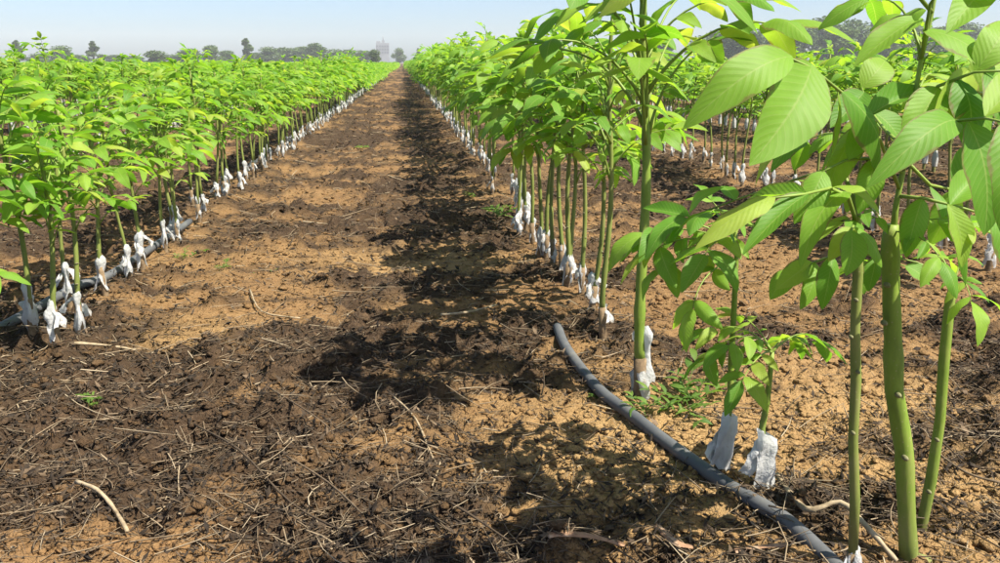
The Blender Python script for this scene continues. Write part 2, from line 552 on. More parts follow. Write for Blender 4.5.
x1, y1 = scatter(3200, 1.28, 7, 2.0)
P1, F1, A1, B1 = blobs(x1, y1, 0.006 + 0.015 * rng.random(3200) ** 4, True)
x2, y2 = scatter(30000, 1.28, 16, 1.9)
P2, F2, A2, B2 = blobs(x2, y2, (0.003 + 0.008 * rng.random(30000) ** 2.8) * (1 + 0.12 * y2))
x3, y3 = scatter(12000, 3.5, 28, 1.25)
P3, F3_, A3, B3 = blobs(x3, y3, (0.004 + 0.010 * rng.random(12000) ** 2.5) * (0.8 + 0.10 * y3))
cl = mesh_np('soil_clods', np.concatenate([P1, P2, P3]), np.concatenate([F1, F2 + len(P1), F3_ + len(P1) + len(P2)]), M_SOIL, True,
             attr={'humus': np.concatenate([A1, A2, A3]), 'fresh': np.concatenate([B1, B2, B3])})
tag(link('soil_clods', cl), 'crumbled tan and brown soil clods lying all over the ground', 'soil clods', kind='stuff')

# shreds: curled scraps of dead leaf and stalk, thick where the litter is dark
n = 230000
x, y = scatter(n, 1.28, 45, 1.75)
keep = rng.random(n) < (0.13 + 0.87 * humus(x, y))
x, y = x[keep], y[keep]; n = len(x)
L = (0.005 + 0.030 * rng.random(n) ** 2.6) * (0.85 + 0.09 * y); W = L * rng.uniform(.05, .27, n)
a = rng.random(n) * 6.283; t = rng.uniform(-.85, .85, n); roll = rng.uniform(-1.3, 1.3, n)
d = np.stack([np.cos(a) * np.cos(t), np.sin(a) * np.cos(t), np.sin(t)], -1)
s0 = np.stack([-np.sin(a), np.cos(a), 0 * a], -1); nn = np.cross(d, s0)
s = s0 * np.cos(roll)[:, None] + nn * np.sin(roll)[:, None]; nn = np.cross(d, s)
c0 = np.stack([x, y, ground_h(x, y) + 0.004 + L * 0.25], -1)
Lc, Wc = L[:, None], W[:, None]
cur = (rng.uniform(-.1, .45, n) * L)[:, None]
V = np.stack([c0 - d * Lc * .5, c0 + s * Wc * .5 - nn * cur * .4, c0 + nn * cur * .5, c0 - s * Wc * .5 - nn * cur * .4, c0 + d * Lc * .5], 1).reshape(-1, 3)
base = (np.arange(n) * 5)[:, None]
F = np.concatenate([base + np.array([[0, 1, 2]]), base + np.array([[0, 2, 3]]), base + np.array([[1, 4, 2]]), base + np.array([[2, 4, 3]])])
tag(link('plant_litter', mesh_np('plant_litter', V, F, M_LITTER, False)), 'dark rotted scraps of leaves and stalks covering the soil', 'plant litter', kind='stuff')

# fine twigs
n = 25000
x, y = scatter(n, 1.28, 22, 1.85)
xb, yb = scatter(7000, 3.5, 26, 1.25); x, y = np.concatenate([x, xb]), np.concatenate([y, yb]); n = len(x)
keep = rng.random(n) < (0.25 + 0.75 * humus(x, y)); x, y = x[keep], y[keep]; n = len(x)
L = (0.025 + 0.15 * rng.random(n) ** 2.4) * (0.9 + 0.06 * y); a = rng.normal(0, 0.75, n) + np.where(rng.random(n) < .6, -0.35, 1.2)
t = rng.normal(0, 0.16, n)
rad = (0.0007 + 0.0017 * rng.random(n) ** 2.5) * (0.9 + 0.12 * y)
d = np.stack([np.cos(a) * np.cos(t), np.sin(a) * np.cos(t), np.sin(t)], -1)
s = np.stack([-np.sin(a), np.cos(a), 0 * a], -1); nn = np.cross(d, s)
bow = rng.normal(0, .07, n)
rings = []
for q, (u, w) in enumerate(((-.5, 1), (-.17, .95), (.17, .8), (.5, .45))):
    c = np.stack([x, y, ground_h(x, y) + 0.006 + rad + np.abs(np.sin(t)) * L * .4], -1) + d * (L * u)[:, None] + s * (bow * L * (0.25 - u * u) * 4)[:, None]
    for k3 in range(3):
        w3 = k3 * 2.094
        rings.append(c + (s * math.cos(w3) + nn * math.sin(w3)) * (rad * w)[:, None])
V = np.stack(rings, 1).reshape(-1, 3)
f = []
for q in range(3):
    for k3 in range(3):
        f.append([q * 3 + k3, q * 3 + (k3 + 1) % 3, q * 3 + 3 + (k3 + 1) % 3, q * 3 + 3 + k3])
F = (np.array(f)[None] + (np.arange(n) * 12)[:, None, None]).reshape(-1, 4)
tag(link('fine_twigs', mesh_np('fine_twigs', V, F, M_TWIG, True)), 'thin dry twigs and straws strewn over the path and rows', 'twigs', kind='stuff')

# ------------------------------------------------------------------ leaflets and compound leaves
def leaflet_grid(nl, nw, arch, fold, side=0.0, wave=0.0, width=0.222):
    """unit leaflet from (0,0,0) to (1,0,0): pointed oval, arched lengthwise, folded along its midrib"""
    v, uv = [], []
    for i in range(nl + 1):
        s = i / nl
        w = width * max(0.0, math.sin(math.pi * s ** 0.82)) ** 0.78 * (1 - 0.12 * s)
        if i == nl: w = 0.0
        if i == 0: w = 0.012
        for j in range(-nw, nw + 1):
            q = j / nw
            z = arch * 4 * s * (1 - s) * (1 - 0.25 * s)
            z += fold * abs(q) ** 1.25 * w / width * 0.235 - (0.05 if fold > 0 else 0) * q * q * w
            z += wave * 1.8 * math.sin(s * 13 + 2 * (j > 0)) * abs(q) ** 2 * w
            v.append((s, q * w + side * math.sin(math.pi * s), z))
            uv.append((0.5 + 0.5 * q, s))
    m = 2 * nw + 1
    f = [[i * m + j, i * m + j + 1, (i + 1) * m + j + 1, (i + 1) * m + j] for i in range(nl) for j in range(2 * nw)]
    return v, f, uv


SHAPES = [(0.10, 0.30, 0.02, 0.045), (0.17, -0.35, -0.03, 0.05), (0.06, 0.55, 0.03, 0.04), (0.22, 0.12, -0.02, 0.055), (0.13, -0.15, 0.035, 0.05)]
HERO_LF, MID_LF, LOW_LF = [], [], []
for i, (ar, fo, si, wa) in enumerate(SHAPES):
    mb = MB(); mb.add(*leaflet_grid(14, 3, ar, fo, si, wa)); HERO_LF.append(mb.mesh('leaflet', M_LEAF))
    MID_LF.append(leaflet_grid(4, 1, ar, fo, si))
    LOW_LF.append(leaflet_grid(2, 1, ar, fo, si))


def frame(p, d, nrm, length, wid=1.0):
    """matrix that lays the unit leaflet from p along d, its face towards nrm"""
    x = Vector(d).normalized()
    y = Vector(nrm).cross(x)
    if y.length < 1e-4: y = Vector((0, 1, 0)).cross(x)
    y.normalize()
    z = x.cross(y)
    M = Matrix(((x.x * length, y.x * length * wid, z.x * length, p[0]), (x.y * length, y.y * length * wid, z.y * length, p[1]),
                (x.z * length, y.z * length * wid, z.z * length, p[2]), (0, 0, 0, 1)))
    return M


class Leaf: pass


def make_leaf(seed, L, elev, droop, pairs, young=False):
    rr = random.Random(seed)
    lf = Leaf(); lf.pts = [Vector((0, 0, 0))]; lf.rad = []
    n = 8; e = elev; yaw = 0; bend = rr.uniform(-.25, .25)
    for i in range(n):
        e -= droop / n * (0.5 + i / n)
        yaw += bend / n
        lf.pts.append(lf.pts[-1] + Vector((math.cos(e) * math.cos(yaw), math.cos(e) * math.sin(yaw), math.sin(e))) * (L / n))
    lf.rad = [0.0046 * (L / 0.3) ** .5 * (1 - 0.62 * i / n) for i in range(n + 1)]
    lf.rad[0] *= 1.5
    lf.items = []
    def P(s):
        q = s * n; i = min(int(q), n - 1)
        return lf.pts[i].lerp(lf.pts[i + 1], q - i), (lf.pts[i + 1] - lf.pts[i]).normalized()
    for k in range(pairs):
        s = 0.40 + 0.52 * k / max(1, pairs - 1) if pairs > 1 else 0.62
        for sgn in (-1, 1):
            p, t = P(min(0.97, s + rr.uniform(-.02, .02)))
            side = Vector((0, 0, 1)).cross(t).normalized() * sgn
            a = R(rr.uniform(46, 68)) if not young else R(rr.uniform(24, 42))
            d = t * math.cos(a) + side * math.sin(a) + Vector((0, 0, -rr.uniform(.15, .85) if not young else rr.uniform(-.25, .25)))
            nrm = Vector((0, 0, 1)) + side * rr.uniform(-.1, .55) + Vector((rr.uniform(-.3, .3), rr.uniform(-.3, .3), 0))
            ln = L * (0.30 + 0.17 * k / max(1, pairs - 1)) * rr.uniform(.85, 1.15)
            lf.items.append((frame(p, d, nrm, ln, rr.uniform(.85, 1.12)), rr.randrange(5)))
    p, t = P(1.0)
    d = t + Vector((0, 0, -rr.uniform(.05, .45)))
    lf.items.append((frame(p, d, Vector((rr.uniform(-.3, .3), rr.uniform(-.3, .3), 1)), L * rr.uniform(.46, .56), rr.uniform(.95, 1.15)), rr.randrange(5)))
    mb = MB(); mb.tube(lf.pts, lf.rad, 6); lf.rachis = mb.mesh('leaf', M_RACHIS)
    def joined(lib, name, sides, mat):
        mb = MB(); mb.tube(lf.pts[::(2 if sides == 4 else 4)], lf.rad[::(2 if sides == 4 else 4)], sides, False)
        for M, k in lf.items:
            v, f, uv = lib[k]
            mb.add([tuple(M @ Vector(q)) for q in v], f, uv)
        return mb
    lf.mid = joined(MID_LF, 'leaf', 4, M_LEAF).mesh('leaf', M_LEAF)
    lf.low = joined(LOW_LF, 'foliage', 3, M_LEAF)
    lf.low_v = np.concatenate(lf.low.v); lf.low_f = lf.low.f
    return lf


LEAVES = [make_leaf(100 + i, 0.30 + 0.012 * (i % 4), R(46 + 8 * (i % 3)), R(42 + 15 * (i % 4)), 3 - (i % 5 == 0)) for i in range(12)]
YOUNG = [make_leaf(300 + i, 0.17, R(70), R(35 + 12 * i), 2 + i % 2, True) for i in range(4)]

# ------------------------------------------------------------------ plastic wraps round the grafts
def wrap_mesh(seed, flat=0.62, h=0.165, r=0.024, hem=0.03):
    rr = random.Random(seed)
    nr, ns = 9, 14
    v, f = [], []
    ph = [rr.uniform(0, 6.28) for _ in range(6)]
    ang = rr.uniform(0, 3.14)
    tilt = rr.uniform(-.28, .28)
    for i in range(nr + 1):
        s = i / nr
        prof = (1.12 - 0.25 * s) * (1 + 0.30 * math.sin(s * 8 + ph[0])) * (0.6 if i == nr else 1)
        for j in range(ns):
            w = 2 * math.pi * j / ns
            rad = r * prof * (1 + 0.2 * math.sin(3 * w + ph[1] + 5 * s) + 0.17 * math.sin(5 * w + ph[2] - 9 * s) + rr.uniform(-.13, .13))
            x, y = rad * math.cos(w), rad * math.sin(w) * flat
            x += tilt * (1 - s) * h * .45
            z = h * s + (hem * math.sin(w * 2 + ph[3]) + hem * .7 * math.sin(3 * w + ph[4])) * (1 - s) ** 2 + 0.006 * math.sin(w + ph[5]) * s
            v.append((x * math.cos(ang) - y * math.sin(ang), x * math.sin(ang) + y * math.cos(ang), z))
    for i in range(nr):
        for j in range(ns):
            f.append([i * ns + j, i * ns + (j + 1) % ns, (i + 1) * ns + (j + 1) % ns, (i + 1) * ns + j])
    mb = MB(); mb.add(v, f)
    return mb.mesh('graft_wrap', M_FILM), mb


def flap_mesh(seed, L=0.06, W=0.05):
    """loose end of the film, hanging off the knot like a rag"""
    rr = random.Random(seed)
    n, m = 7, 6
    v, f = [], []
    p = [rr.uniform(0, 6.28) for _ in range(5)]
    dr = rr.uniform(.7, 1.25)
    for i in range(n + 1):
        s = i / n
        for j in range(m + 1):
            q = j / m - .5
            wid = W * (0.28 + 0.9 * s ** .8) * (1 - 0.18 * math.sin(3 * s + p[0]))
            x = L * (math.sin(s * 1.3) * 0.75 + 0.15 * q * s) + 0.012 * math.sin(q * 7 + p[1]) * s + 0.016
            z = -dr * L * (s ** 1.5) + 0.010 * math.sin(q * 9 + p[2] + 3 * s) + (0.012 * math.sin(q * 11 + p[4]) if i == n else 0)
            y = q * wid * (1 - 0.15 * s) + 0.010 * math.sin(s * 5 + p[3])
            v.append((x, y, z))
    for i in range(n):
        for j in range(m):
            f.append([i * (m + 1) + j, i * (m + 1) + j + 1, (i + 1) * (m + 1) + j + 1, (i + 1) * (m + 1) + j])
    mb = MB(); mb.add(v, f)
    return mb.mesh('loose_end', M_FILM), mb


WRAPS = [wrap_mesh(10 + i) for i in range(6)]
FLAPS = [flap_mesh(30 + i) for i in range(5)]

# ------------------------------------------------------------------ saplings
class Plan: pass


def stem_radius(h, s, r0):
    return r0 * (1 - 0.52 * s)


def plan_sapling(seed, h, bare, r0=0.0105, n_leaves=None, spread=1.0, lean=None):
    """bends, nodes and leaf places of one sapling; local frame, base on the ground"""
    rr = random.Random(seed)
    p = Plan(); p.h = h; p.r0 = r0
    lx, ly = lean if lean else (rr.gauss(0, .035), rr.gauss(0, .035))
    w1, w2 = rr.uniform(0, 6.28), rr.uniform(0, 6.28)
    am = 0.010
    p.z0 = rr.uniform(.025, .06)                      # foot of the film
    def axis(z):
        return Vector((lx * z + am * math.sin(z * 7 + w1) * min(1, z * 6), ly * z + am * math.sin(z * 6 + w2) * min(1, z * 6), z))
    p.axis = axis
    p.n = 18
    nl = n_leaves or rr.randint(11, 17)
    p.leaves = []
    az = rr.uniform(0, 6.28)
    for k in range(nl):
        s = k / max(1, nl - 1)
        z = h * (bare + (0.93 - bare) * s ** 0.9)
        az += 2.4 + rr.uniform(-.5, .5)
        young = k >= nl - 2
        sc = spread * (0.78 + 0.38 * math.sin(math.pi * min(1, 0.25 + s * .75))) * rr.uniform(.85, 1.12)
        pitch = rr.uniform(-.15, .35) + (0.34 * s - 0.02)
        if young: sc = spread * rr.uniform(.8, 1.1)
        p.leaves.append((z, az, pitch, sc, young, rr.randrange(4) if young else rr.randrange(12)))
    p.wrap = rr.randrange(6); p.flap = rr.randrange(5); p.flap_az = rr.uniform(0, 6.28); p.wrap_az = rr.uniform(0, 6.28)
    p.flap2 = rr.random() < .45
    p.wrap_s = rr.uniform(.58, .88)
    p.scars = [h * (0.26 + (bare - .02) * k / 6 + rr.uniform(-.02, .02)) for k in range(6)]
    p.rr = rr
    return p


def leaf_matrix(p, q):
    z, az, pitch, sc, young, k = q
    a = p.axis(z)
    r = stem_radius(p.h, z / p.h, p.r0) * .6
    return Matrix.Translation(a + Vector((math.cos(az) * r, math.sin(az) * r, 0))) @ Matrix.Rotation(az, 4, 'Z') @ Matrix.Rotation(-pitch, 4, 'Y') @ Matrix.Scale(sc, 4)


def stem_tube(p, sides, n, z0, z1):
    mb = MB()
    pts, rad = [], []
    for i in range(n + 1):
        z = z0 + (z1 - z0) * i / n
        pts.append(p.axis(z))
        r = stem_radius(p.h, z / p.h, p.r0)
        if sides > 6:
            r *= 1 + 0.06 * math.sin(i * 2.1) + (0.10 if i % 4 == 0 else 0)
        rad.append(r)
    mb.tube(pts, rad, sides)
    return mb


def root_tube(p, sides):
    mb = MB()
    b = p.axis(0)
    mb.tube([(b.x, b.y, -.06), (b.x, b.y, 0.0), p.axis(.05), p.axis(.13)], [p.r0 * 1.55, p.r0 * 1.45, p.r0 * 1.2, p.r0 * 1.15], sides)
    return mb


SCAR = None
def scar_mesh():
    global SCAR
    if SCAR is None:
        v, f = subdiv(*ico())
        SCAR = mesh_np('leaf_scar', v * np.array([0.0032, 0.0062, 0.0034]), f, M_SCAR)
    return SCAR


def put_wrap(root, p, full=True):
    if p.wrap_s <= 0: return
    M = Matrix.Translation(p.axis(p.z0)) @ Matrix.Rotation(p.wrap_az, 4, 'Z') @ Matrix.Scale(p.wrap_s, 4)
    w = link('graft_wrap', WRAPS[p.wrap][0], root, matrix=M)
    if full:
        for i in range((0 if p.flap % 2 else 2) if p.flap2 else 1):
            link('loose_end', FLAPS[(p.flap + i) % 5][0], w,
                 matrix=Matrix.Translation((0, 0, 0.105 + .03 * i)) @ Matrix.Rotation(p.flap_az + 2.2 * i, 4, 'Z'))


def grow_near(loc, p, rz=0.0, stem_mat=None):
    """sapling with every leaflet a piece of its own"""
    root = empty('walnut_sapling', loc, rz)
    link('rootstock', root_tube(p, 9).mesh('rootstock', M_ROOT), root)
    link('stem', stem_tube(p, 10, 26, .11, p.h * .97).mesh('stem', stem_mat or M_STEM_OLD), root)
    for z in p.scars:
        a = p.rr.uniform(0, 6.28); r = stem_radius(p.h, z / p.h, p.r0)
        link('leaf_scar', scar_mesh(), root, matrix=Matrix.Translation(p.axis(z) + Vector((math.cos(a), math.sin(a), 0)) * r) @ Matrix.Rotation(a, 4, 'Z'))
    put_wrap(root, p)
    for q in p.leaves:
        lf = (YOUNG if q[4] else LEAVES)[q[5]]
        o = link('leaf', lf.rachis, root, matrix=leaf_matrix(p, q))
        for M, k in lf.items:
            link('leaflet', HERO_LF[k], o, matrix=M)
    return root


STEM_CACHE = {}
def grow_mid(loc, p, rz, key):
    """sapling whose compound leaves are pieces of their own"""
    root = empty('walnut_sapling', loc, rz)
    link('rootstock', root_tube(p, 6).mesh('rootstock', M_ROOT), root)
    link('stem', stem_tube(p, 6, 8, .11, p.h * .97).mesh('stem', M_STEM_OLD), root)
    put_wrap(root, p)
    for q in p.leaves:
        link('leaf', (YOUNG if q[4] else LEAVES)[q[5]].mid, root, matrix=leaf_matrix(p, q))
    return root


def foliage_arrays(p):
    V, F, n = [], [], 0
    for q in p.leaves:
        lf = (YOUNG if q[4] else LEAVES)[q[5]]
        M = np.array(leaf_matrix(p, q))
        v = lf.low_v @ M[:3, :3].T + M[:3, 3]
        V.append(v); F += [[i + n for i in f] for f in lf.low_f]; n += len(v)
    return np.concatenate(V), F


def far_proto(seed, h, bare):
    p = plan_sapling(seed, h, bare)
    v, f = foliage_arrays(p)
    fm = bpy.data.meshes.new('foliage'); fm.from_pydata(v.tolist(), [], f); fm.materials.append(M_LEAF_FAR)
    fm.polygons.foreach_set('use_smooth', np.ones(len(f), dtype=bool)); fm.update()
    mb = MB(); mb.tube([p.axis(z) for z in (.1, h * .5, h * .95)], [p.r0, p.r0 * .8, p.r0 * .5], 5, False)
    sm = mb.mesh('stem', M_STEM_OLD)
    wm = MB()
    for src, M in ((WRAPS[p.wrap][1], Matrix.Translation(p.axis(p.z0)) @ Matrix.Scale(.85, 4)), (FLAPS[p.flap][1], Matrix.Translation(p.axis(p.z0) + Vector((0, 0, .09))) @ Matrix.Rotation(p.flap_az, 4, 'Z') @ Matrix.Scale(.8, 4))):
        wm.add([tuple(M @ Vector(q)) for q in np.concatenate(src.v)], src.f)
    rt = root_tube(p, 5).mesh('rootstock', M_ROOT)
    return dict(p=p, foliage=fm, stem=sm, wrap=wm.mesh('graft_wrap', M_FILM), root=rt)


ONES = ['first', 'second', 'third', 'fourth', 'fifth', 'sixth', 'seventh', 'eighth', 'ninth']
ORD = ONES + ['tenth', 'eleventh', 'twelfth', 'thirteenth', 'fourteenth', 'fifteenth', 'sixteenth', 'seventeenth', 'eighteenth', 'nineteenth']
for t1, t2 in (('twentieth', 'twenty'), ('thirtieth', 'thirty')):
    ORD += [t1] + [t2 + '-' + q for q in ONES]
ORD.append('fortieth')

# --- near saplings of the row right of the path, each placed by where it stands in the soil
def on_soil(px, py, lift=0.0):
    z = lift
    for _ in range(3):
        g = on_ground(px, py, z)
        z = gh(g.x, g.y) + lift
    return Vector((g.x, g.y, z))


def foot(px, py):
    return on_soil(px, py, -.005)


G_R, G_L = 'saplings in the first row right of the path', 'saplings in the first row left of the path'


def leaf_by_places(root, base, rachis, leaflets, r=0.0038):
    """one compound leaf from measured places: rachis points and (foot, tip, width, facing) of each leaflet"""
    pts = [Vector(q) - base for q in rachis]
    mb = MB(); m = len(pts)
    mb.tube(pts, [r * (1 - .55 * i / (m - 1)) for i in range(m)], 7)
    o = link('leaf', mb.mesh('leaf', M_RACHIS), root)
    for a, b, wid, nrm, k in leaflets:
        a, b = Vector(a) - base, Vector(b) - base
        link('leaflet', HERO_LF[k], o, matrix=frame(a, b - a, nrm, (b - a).length, wid / 0.444))
    return o


CAMDIR = Vector((0.0, -1.0, 0.35))
def face(x, y, z): return Vector((x, y, z)).normalized()


# A: the tall thick stem at the right edge of the view
YA = 1.46
pa = at(912, 640, YA); pa.z = gh(pa.x, pa.y)
A = empty('walnut_sapling', pa)
tag(A, 'thickest green stem, nearest at the right, big pale leaves above it', 'sapling', G_R)
axis_px = [(909, 562), (906, 500), (904, 450), (894, 390), (893, 340), (891, 290), (890, 240), (896, 205), (904, 165), (911, 120), (921, 60), (932, 12), (940, -30)]
apts = [Vector((0, 0, -.05)), Vector((0, 0, .0))] + [at(x, y, YA) - pa for x, y in axis_px]
arad = [.019, .018, .0185, .017, .0175, .0178, .0165, .0158, .0152, .0052, .0048, .0044, .004, .0036, .003]
# the stem is cut off square at the top of its thick part; the shoot goes on beside it
mid, mrd = [], []
for i in range(9):
    for t in (0, .33, .66):
        if i == 8 and t: break
        mid.append(apts[i].lerp(apts[min(i + 1, 8)], t)); q = arad[i] + (arad[min(i + 1, 8)] - arad[i]) * t
        mrd.append(q * (1 + .035 * math.sin(len(mid) * 1.9) + (.10 if len(mid) % 6 == 0 else 0)))
mid.append(apts[8].lerp(apts[9], .22)); mrd.append(.0145)
mid.append(apts[8].lerp(apts[9], .45)); mrd.append(.0105)
mb = MB(); mb.tube(mid, mrd, 14)
link('stem', mb.mesh('stem', M_STEM), A)
mb = MB(); mb.tube([apts[8] + Vector((.004, -.002, -.03))] + apts[9:], [.0075] + arad[9:], 10)
link('shoot', mb.mesh('shoot', M_RACHIS), A)
for az, pit, sc, kk in ((3.6, -.3, .42, 2), (4.9, -.5, .40, 6), (5.9, -.2, .42, 9), (2.6, 0, .45, 4)):
    lf = LEAVES[kk]
    o = link('leaf', lf.rachis, A, matrix=Matrix.Translation(apts[8] + Vector((0, 0, .015))) @ Matrix.Rotation(az, 4, 'Z') @ Matrix.Rotation(-pit, 4, 'Y') @ Matrix.Scale(sc, 4))
    for M, kq in lf.items: link('leaflet', HERO_LF[kq], o, matrix=M)
for px, py in ((884, 323), (905, 458), (898, 395), (887, 285)):
    q = at(px, py, YA - .02) - pa
    link('leaf_scar', scar_mesh(), A, matrix=Matrix.Translation(q) @ Matrix.Scale(1.6, 4))


def LP(a, b, ya, yb, wpx, nrm, k):
    P, Q = at(a[0], a[1], ya), at(b[0], b[1], yb)
    return (P, Q, wpx * ((ya + yb) / 2) / FPX / (Q - P).length, nrm, k)


for k_, (zi, az, pit, sc, kk) in enumerate(((10, 2.3, .0, .62, 3), (11, 0.9, .1, .60, 7), (12, 1.7, .2, .62, 11))):
    lf = LEAVES[kk]
    o = link('leaf', lf.rachis, A, matrix=Matrix.Translation(apts[zi]) @ Matrix.Rotation(az, 4, 'Z') @ Matrix.Rotation(-pit, 4, 'Y') @ Matrix.Scale(sc, 4))
    for M, kq in lf.items: link('leaflet', HERO_LF[kq], o, matrix=M)
# leaf reaching left with the two broad pale leaflets
leaf_by_places(A, pa, [at(900, 190, 1.46), at(880, 140, 1.42), at(845, 95, 1.36), at(812, 68, 1.30), at(790, 58, 1.26)], [
    LP((812, 64), (749, 166), 1.30, 1.20, 74, face(.25, -.8, .5), 0),
    LP((792, 56), (682, 130), 1.26, 1.22, 50, face(-.1, -.85, .5), 3),
    LP((842, 92), (878, 172), 1.35, 1.42, 46, face(.5, -.7, .2), 1),
    LP((838, 90), (812, 186), 1.37, 1.44, 30, face(.6, -.6, .5), 4),
    LP((866, 118), (930, 92), 1.40, 1.48, 30, face(.1, -.5, .9), 2),
    LP((868, 122), (828, 196), 1.40, 1.44, 34, face(-.5, -.6, .5), 1)])
# leaf in front on the right, pale leaflet to the left and long ones hanging
leaf_by_places(A, pa, [at(903, 170, 1.46), at(925, 135, 1.38), at(955, 121, 1.28), at(985, 118, 1.20), at(1012, 124, 1.14)], [
    LP((957, 121), (866, 189), 1.28, 1.20, 44, face(-.1, -.75, .65), 3),
    LP((968, 122), (984, 236), 1.24, 1.20, 66, face(.1, -.9, .35), 0),
    LP((1004, 122), (1000, 232), 1.16, 1.12, 60, face(.3, -.9, .3), 1),
    LP((985, 116), (1040, 80), 1.20, 1.28, 44, face(0, -.5, .9), 0),
    LP((930, 134), (968, 70), 1.36, 1.50, 36, face(.3, -.6, .7), 2)])
# leaf near the top: leaflets left and right of the shoot
leaf_by_places(A, pa, [at(921, 60, 1.46), at(926, 30, 1.45), at(930, 4, 1.42), at(945, -18, 1.38)], [
    LP((923, 30), (1000, 80), 1.45, 1.38, 46, face(.1, -.6, .8), 4),
    LP((922, 18), (853, 68), 1.45, 1.42, 34, face(-.4, -.5, .8), 0),
    LP((926, 10), (884, 40), 1.44, 1.50, 28, face(-.3, -.5, .8), 1),
    LP((985, -16), (946, 34), 1.36, 1.28, 40, face(.0, -.6, .8), 0),
    LP((950, -20), (1030, 14), 1.36, 1.28, 44, face(.2, -.5, .85), 3)])
# leaf arching over the top of the view towards the left
leaf_by_places(A, pa, [at(932, 12, 1.46), at(880, -50, 1.40), at(800, -70, 1.32), at(720, -50, 1.25), at(655, -22, 1.20)], [
    LP((648, -14), (758, 34), 1.20, 1.16, 38, face(.0, -.55, .85), 3),
    LP((662, -24), (598, 18), 1.20, 1.22, 36, face(-.1, -.5, .85), 4),
    LP((720, -50), (800, -20), 1.25, 1.20, 40, face(.0, -.5, .85), 0),
    LP((800, -70), (860, -14), 1.32, 1.30, 40, face(.3, -.5, .8), 1)])
leaf_by_places(A, pa, [at(913, 112, 1.46), at(938, 86, 1.42), at(974, 72, 1.38), at(1012, 70, 1.34)], [
    LP((938, 87), (902, 146), 1.42, 1.38, 42, face(-.3, -.75, .6), 0),
    LP((958, 79), (966, 150), 1.40, 1.36, 46, face(.1, -.85, .5), 4),
    LP((985, 72), (1014, 152), 1.37, 1.32, 48, face(.3, -.8, .5), 1),
    LP((1010, 70), (1060, 110), 1.34, 1.30, 46, face(.2, -.7, .7), 0),
    LP((975, 72), (1006, 22), 1.38, 1.44, 40, face(.1, -.6, .8), 3)])
leaf_by_places(A, pa, [at(898, 196, 1.46), at(922, 198, 1.42), at(956, 206, 1.40), at(996, 218, 1.38)], [
    LP((922, 198), (906, 258), 1.42, 1.40, 30, face(-.3, -.8, .5), 1),
    LP((948, 204), (962, 268), 1.40, 1.38, 32, face(.1, -.9, .4), 0),
    LP((990, 216), (1012, 296), 1.38, 1.36, 38, face(.2, -.85, .4), 4),
    LP((950, 205), (985, 172), 1.40, 1.46, 34, face(.1, -.6, .8), 2)])
leaf_by_places(A, pa, [at(902, 172, 1.46), at(874, 158, 1.42), at(846, 160, 1.38), at(822, 172, 1.36)], [
    LP((874, 159), (858, 214), 1.42, 1.40, 30, face(-.2, -.85, .5), 0),
    LP((848, 160), (872, 118), 1.38, 1.44, 30, face(0, -.6, .8), 3),
    LP((824, 171), (794, 224), 1.36, 1.33, 34, face(-.3, -.75, .6), 4)])
# dark leaves behind
leaf_by_places(A, pa, [at(905, 160, 1.47), at(930, 185, 1.52), at(955, 190, 1.56), at(985, 198, 1.58)], [
    LP((930, 186), (966, 286), 1.52, 1.46, 34, face(.5, -.7, .3), 1),
    LP((955, 190), (930, 245), 1.56, 1.58, 34, face(-.3, -.7, .6), 2),
    LP((985, 198), (1020, 250), 1.58, 1.54, 40, face(.2, -.7, .6), 0),
    LP((955, 188), (990, 140), 1.56, 1.60, 40, face(.2, -.5, .8), 0)])
leaf_by_places(A, pa, [at(907, 150, 1.47), at(885, 130, 1.60), at(870, 110, 1.72), at(862, 88, 1.8)], [
    LP((878, 122), (838, 150), 1.66, 1.66, 34, face(-.2, -.7, .6), 1),
    LP((870, 110), (905, 150), 1.72, 1.68, 34, face(.3, -.8, .4), 0),
    LP((864, 92), (830, 128), 1.78, 1.72, 34, face(-.3, -.7, .6), 2),
    LP((862, 88), (885, 60), 1.8, 1.86, 34, face(.2, -.6, .8), 3)])
leaf_by_places(A, pa, [at(915, 90, 1.47), at(945, 95, 1.50), at(975, 92, 1.54), at(1000, 96, 1.56)], [
    LP((945, 95), (930, 150), 1.50, 1.49, 34, face(-.2, -.8, .5), 1),
    LP((965, 93), (985, 150), 1.53, 1.51, 40, face(.2, -.8, .5), 4),
    LP((1000, 96), (1040, 140), 1.56, 1.52, 44, face(.2, -.8, .5), 0),
    LP((970, 92), (1000, 55), 1.54, 1.58, 40, face(.1, -.6, .8), 3)])

# B: slimmer stem just left of it, film at the bottom of the view
pb = foot(852, 577); YB = pb.y
B = empty('walnut_sapling', pb)
tag(B, 'slim stem left of the thickest one, white film at its foot', 'sapling', G_R)
bp = [Vector((0, 0, -.05)), Vector((0, 0, 0))] + [at(x, y, YB) - pb for x, y in ((853, 552), (855, 500), (853, 440), (856, 380), (855, 330), (858, 270), (857, 215), (850, 190))]
mb = MB(); mb.tube(bp[:3], [.017, .015, .012], 8); link('rootstock', mb.mesh('rootstock', M_ROOT), B)
mb = MB(); mb.tube(bp[2:], [.0092, .0096, .009, .0098, .0088, .0092, .0082, .0045], 10); link('stem', mb.mesh('stem', M_STEM_OLD), B)
for px, py in ((853, 433), (858, 372), (851, 337), (856, 300)):
    link('leaf_scar', scar_mesh(), B, matrix=Matrix.Translation(at(px, py, YB - .012) - pb) @ Matrix.Scale(1.1, 4))
w = link('graft_wrap', WRAPS[1][0], B, matrix=Matrix.Translation((0.0, 0, -.01)) @ Matrix.Diagonal((.62, .62, .5, 1)))
link('loose_end', FLAPS[2][0], w, matrix=Matrix.Translation((-.02, -.02, .13)) @ Matrix.Rotation(R(200), 4, 'Z'))
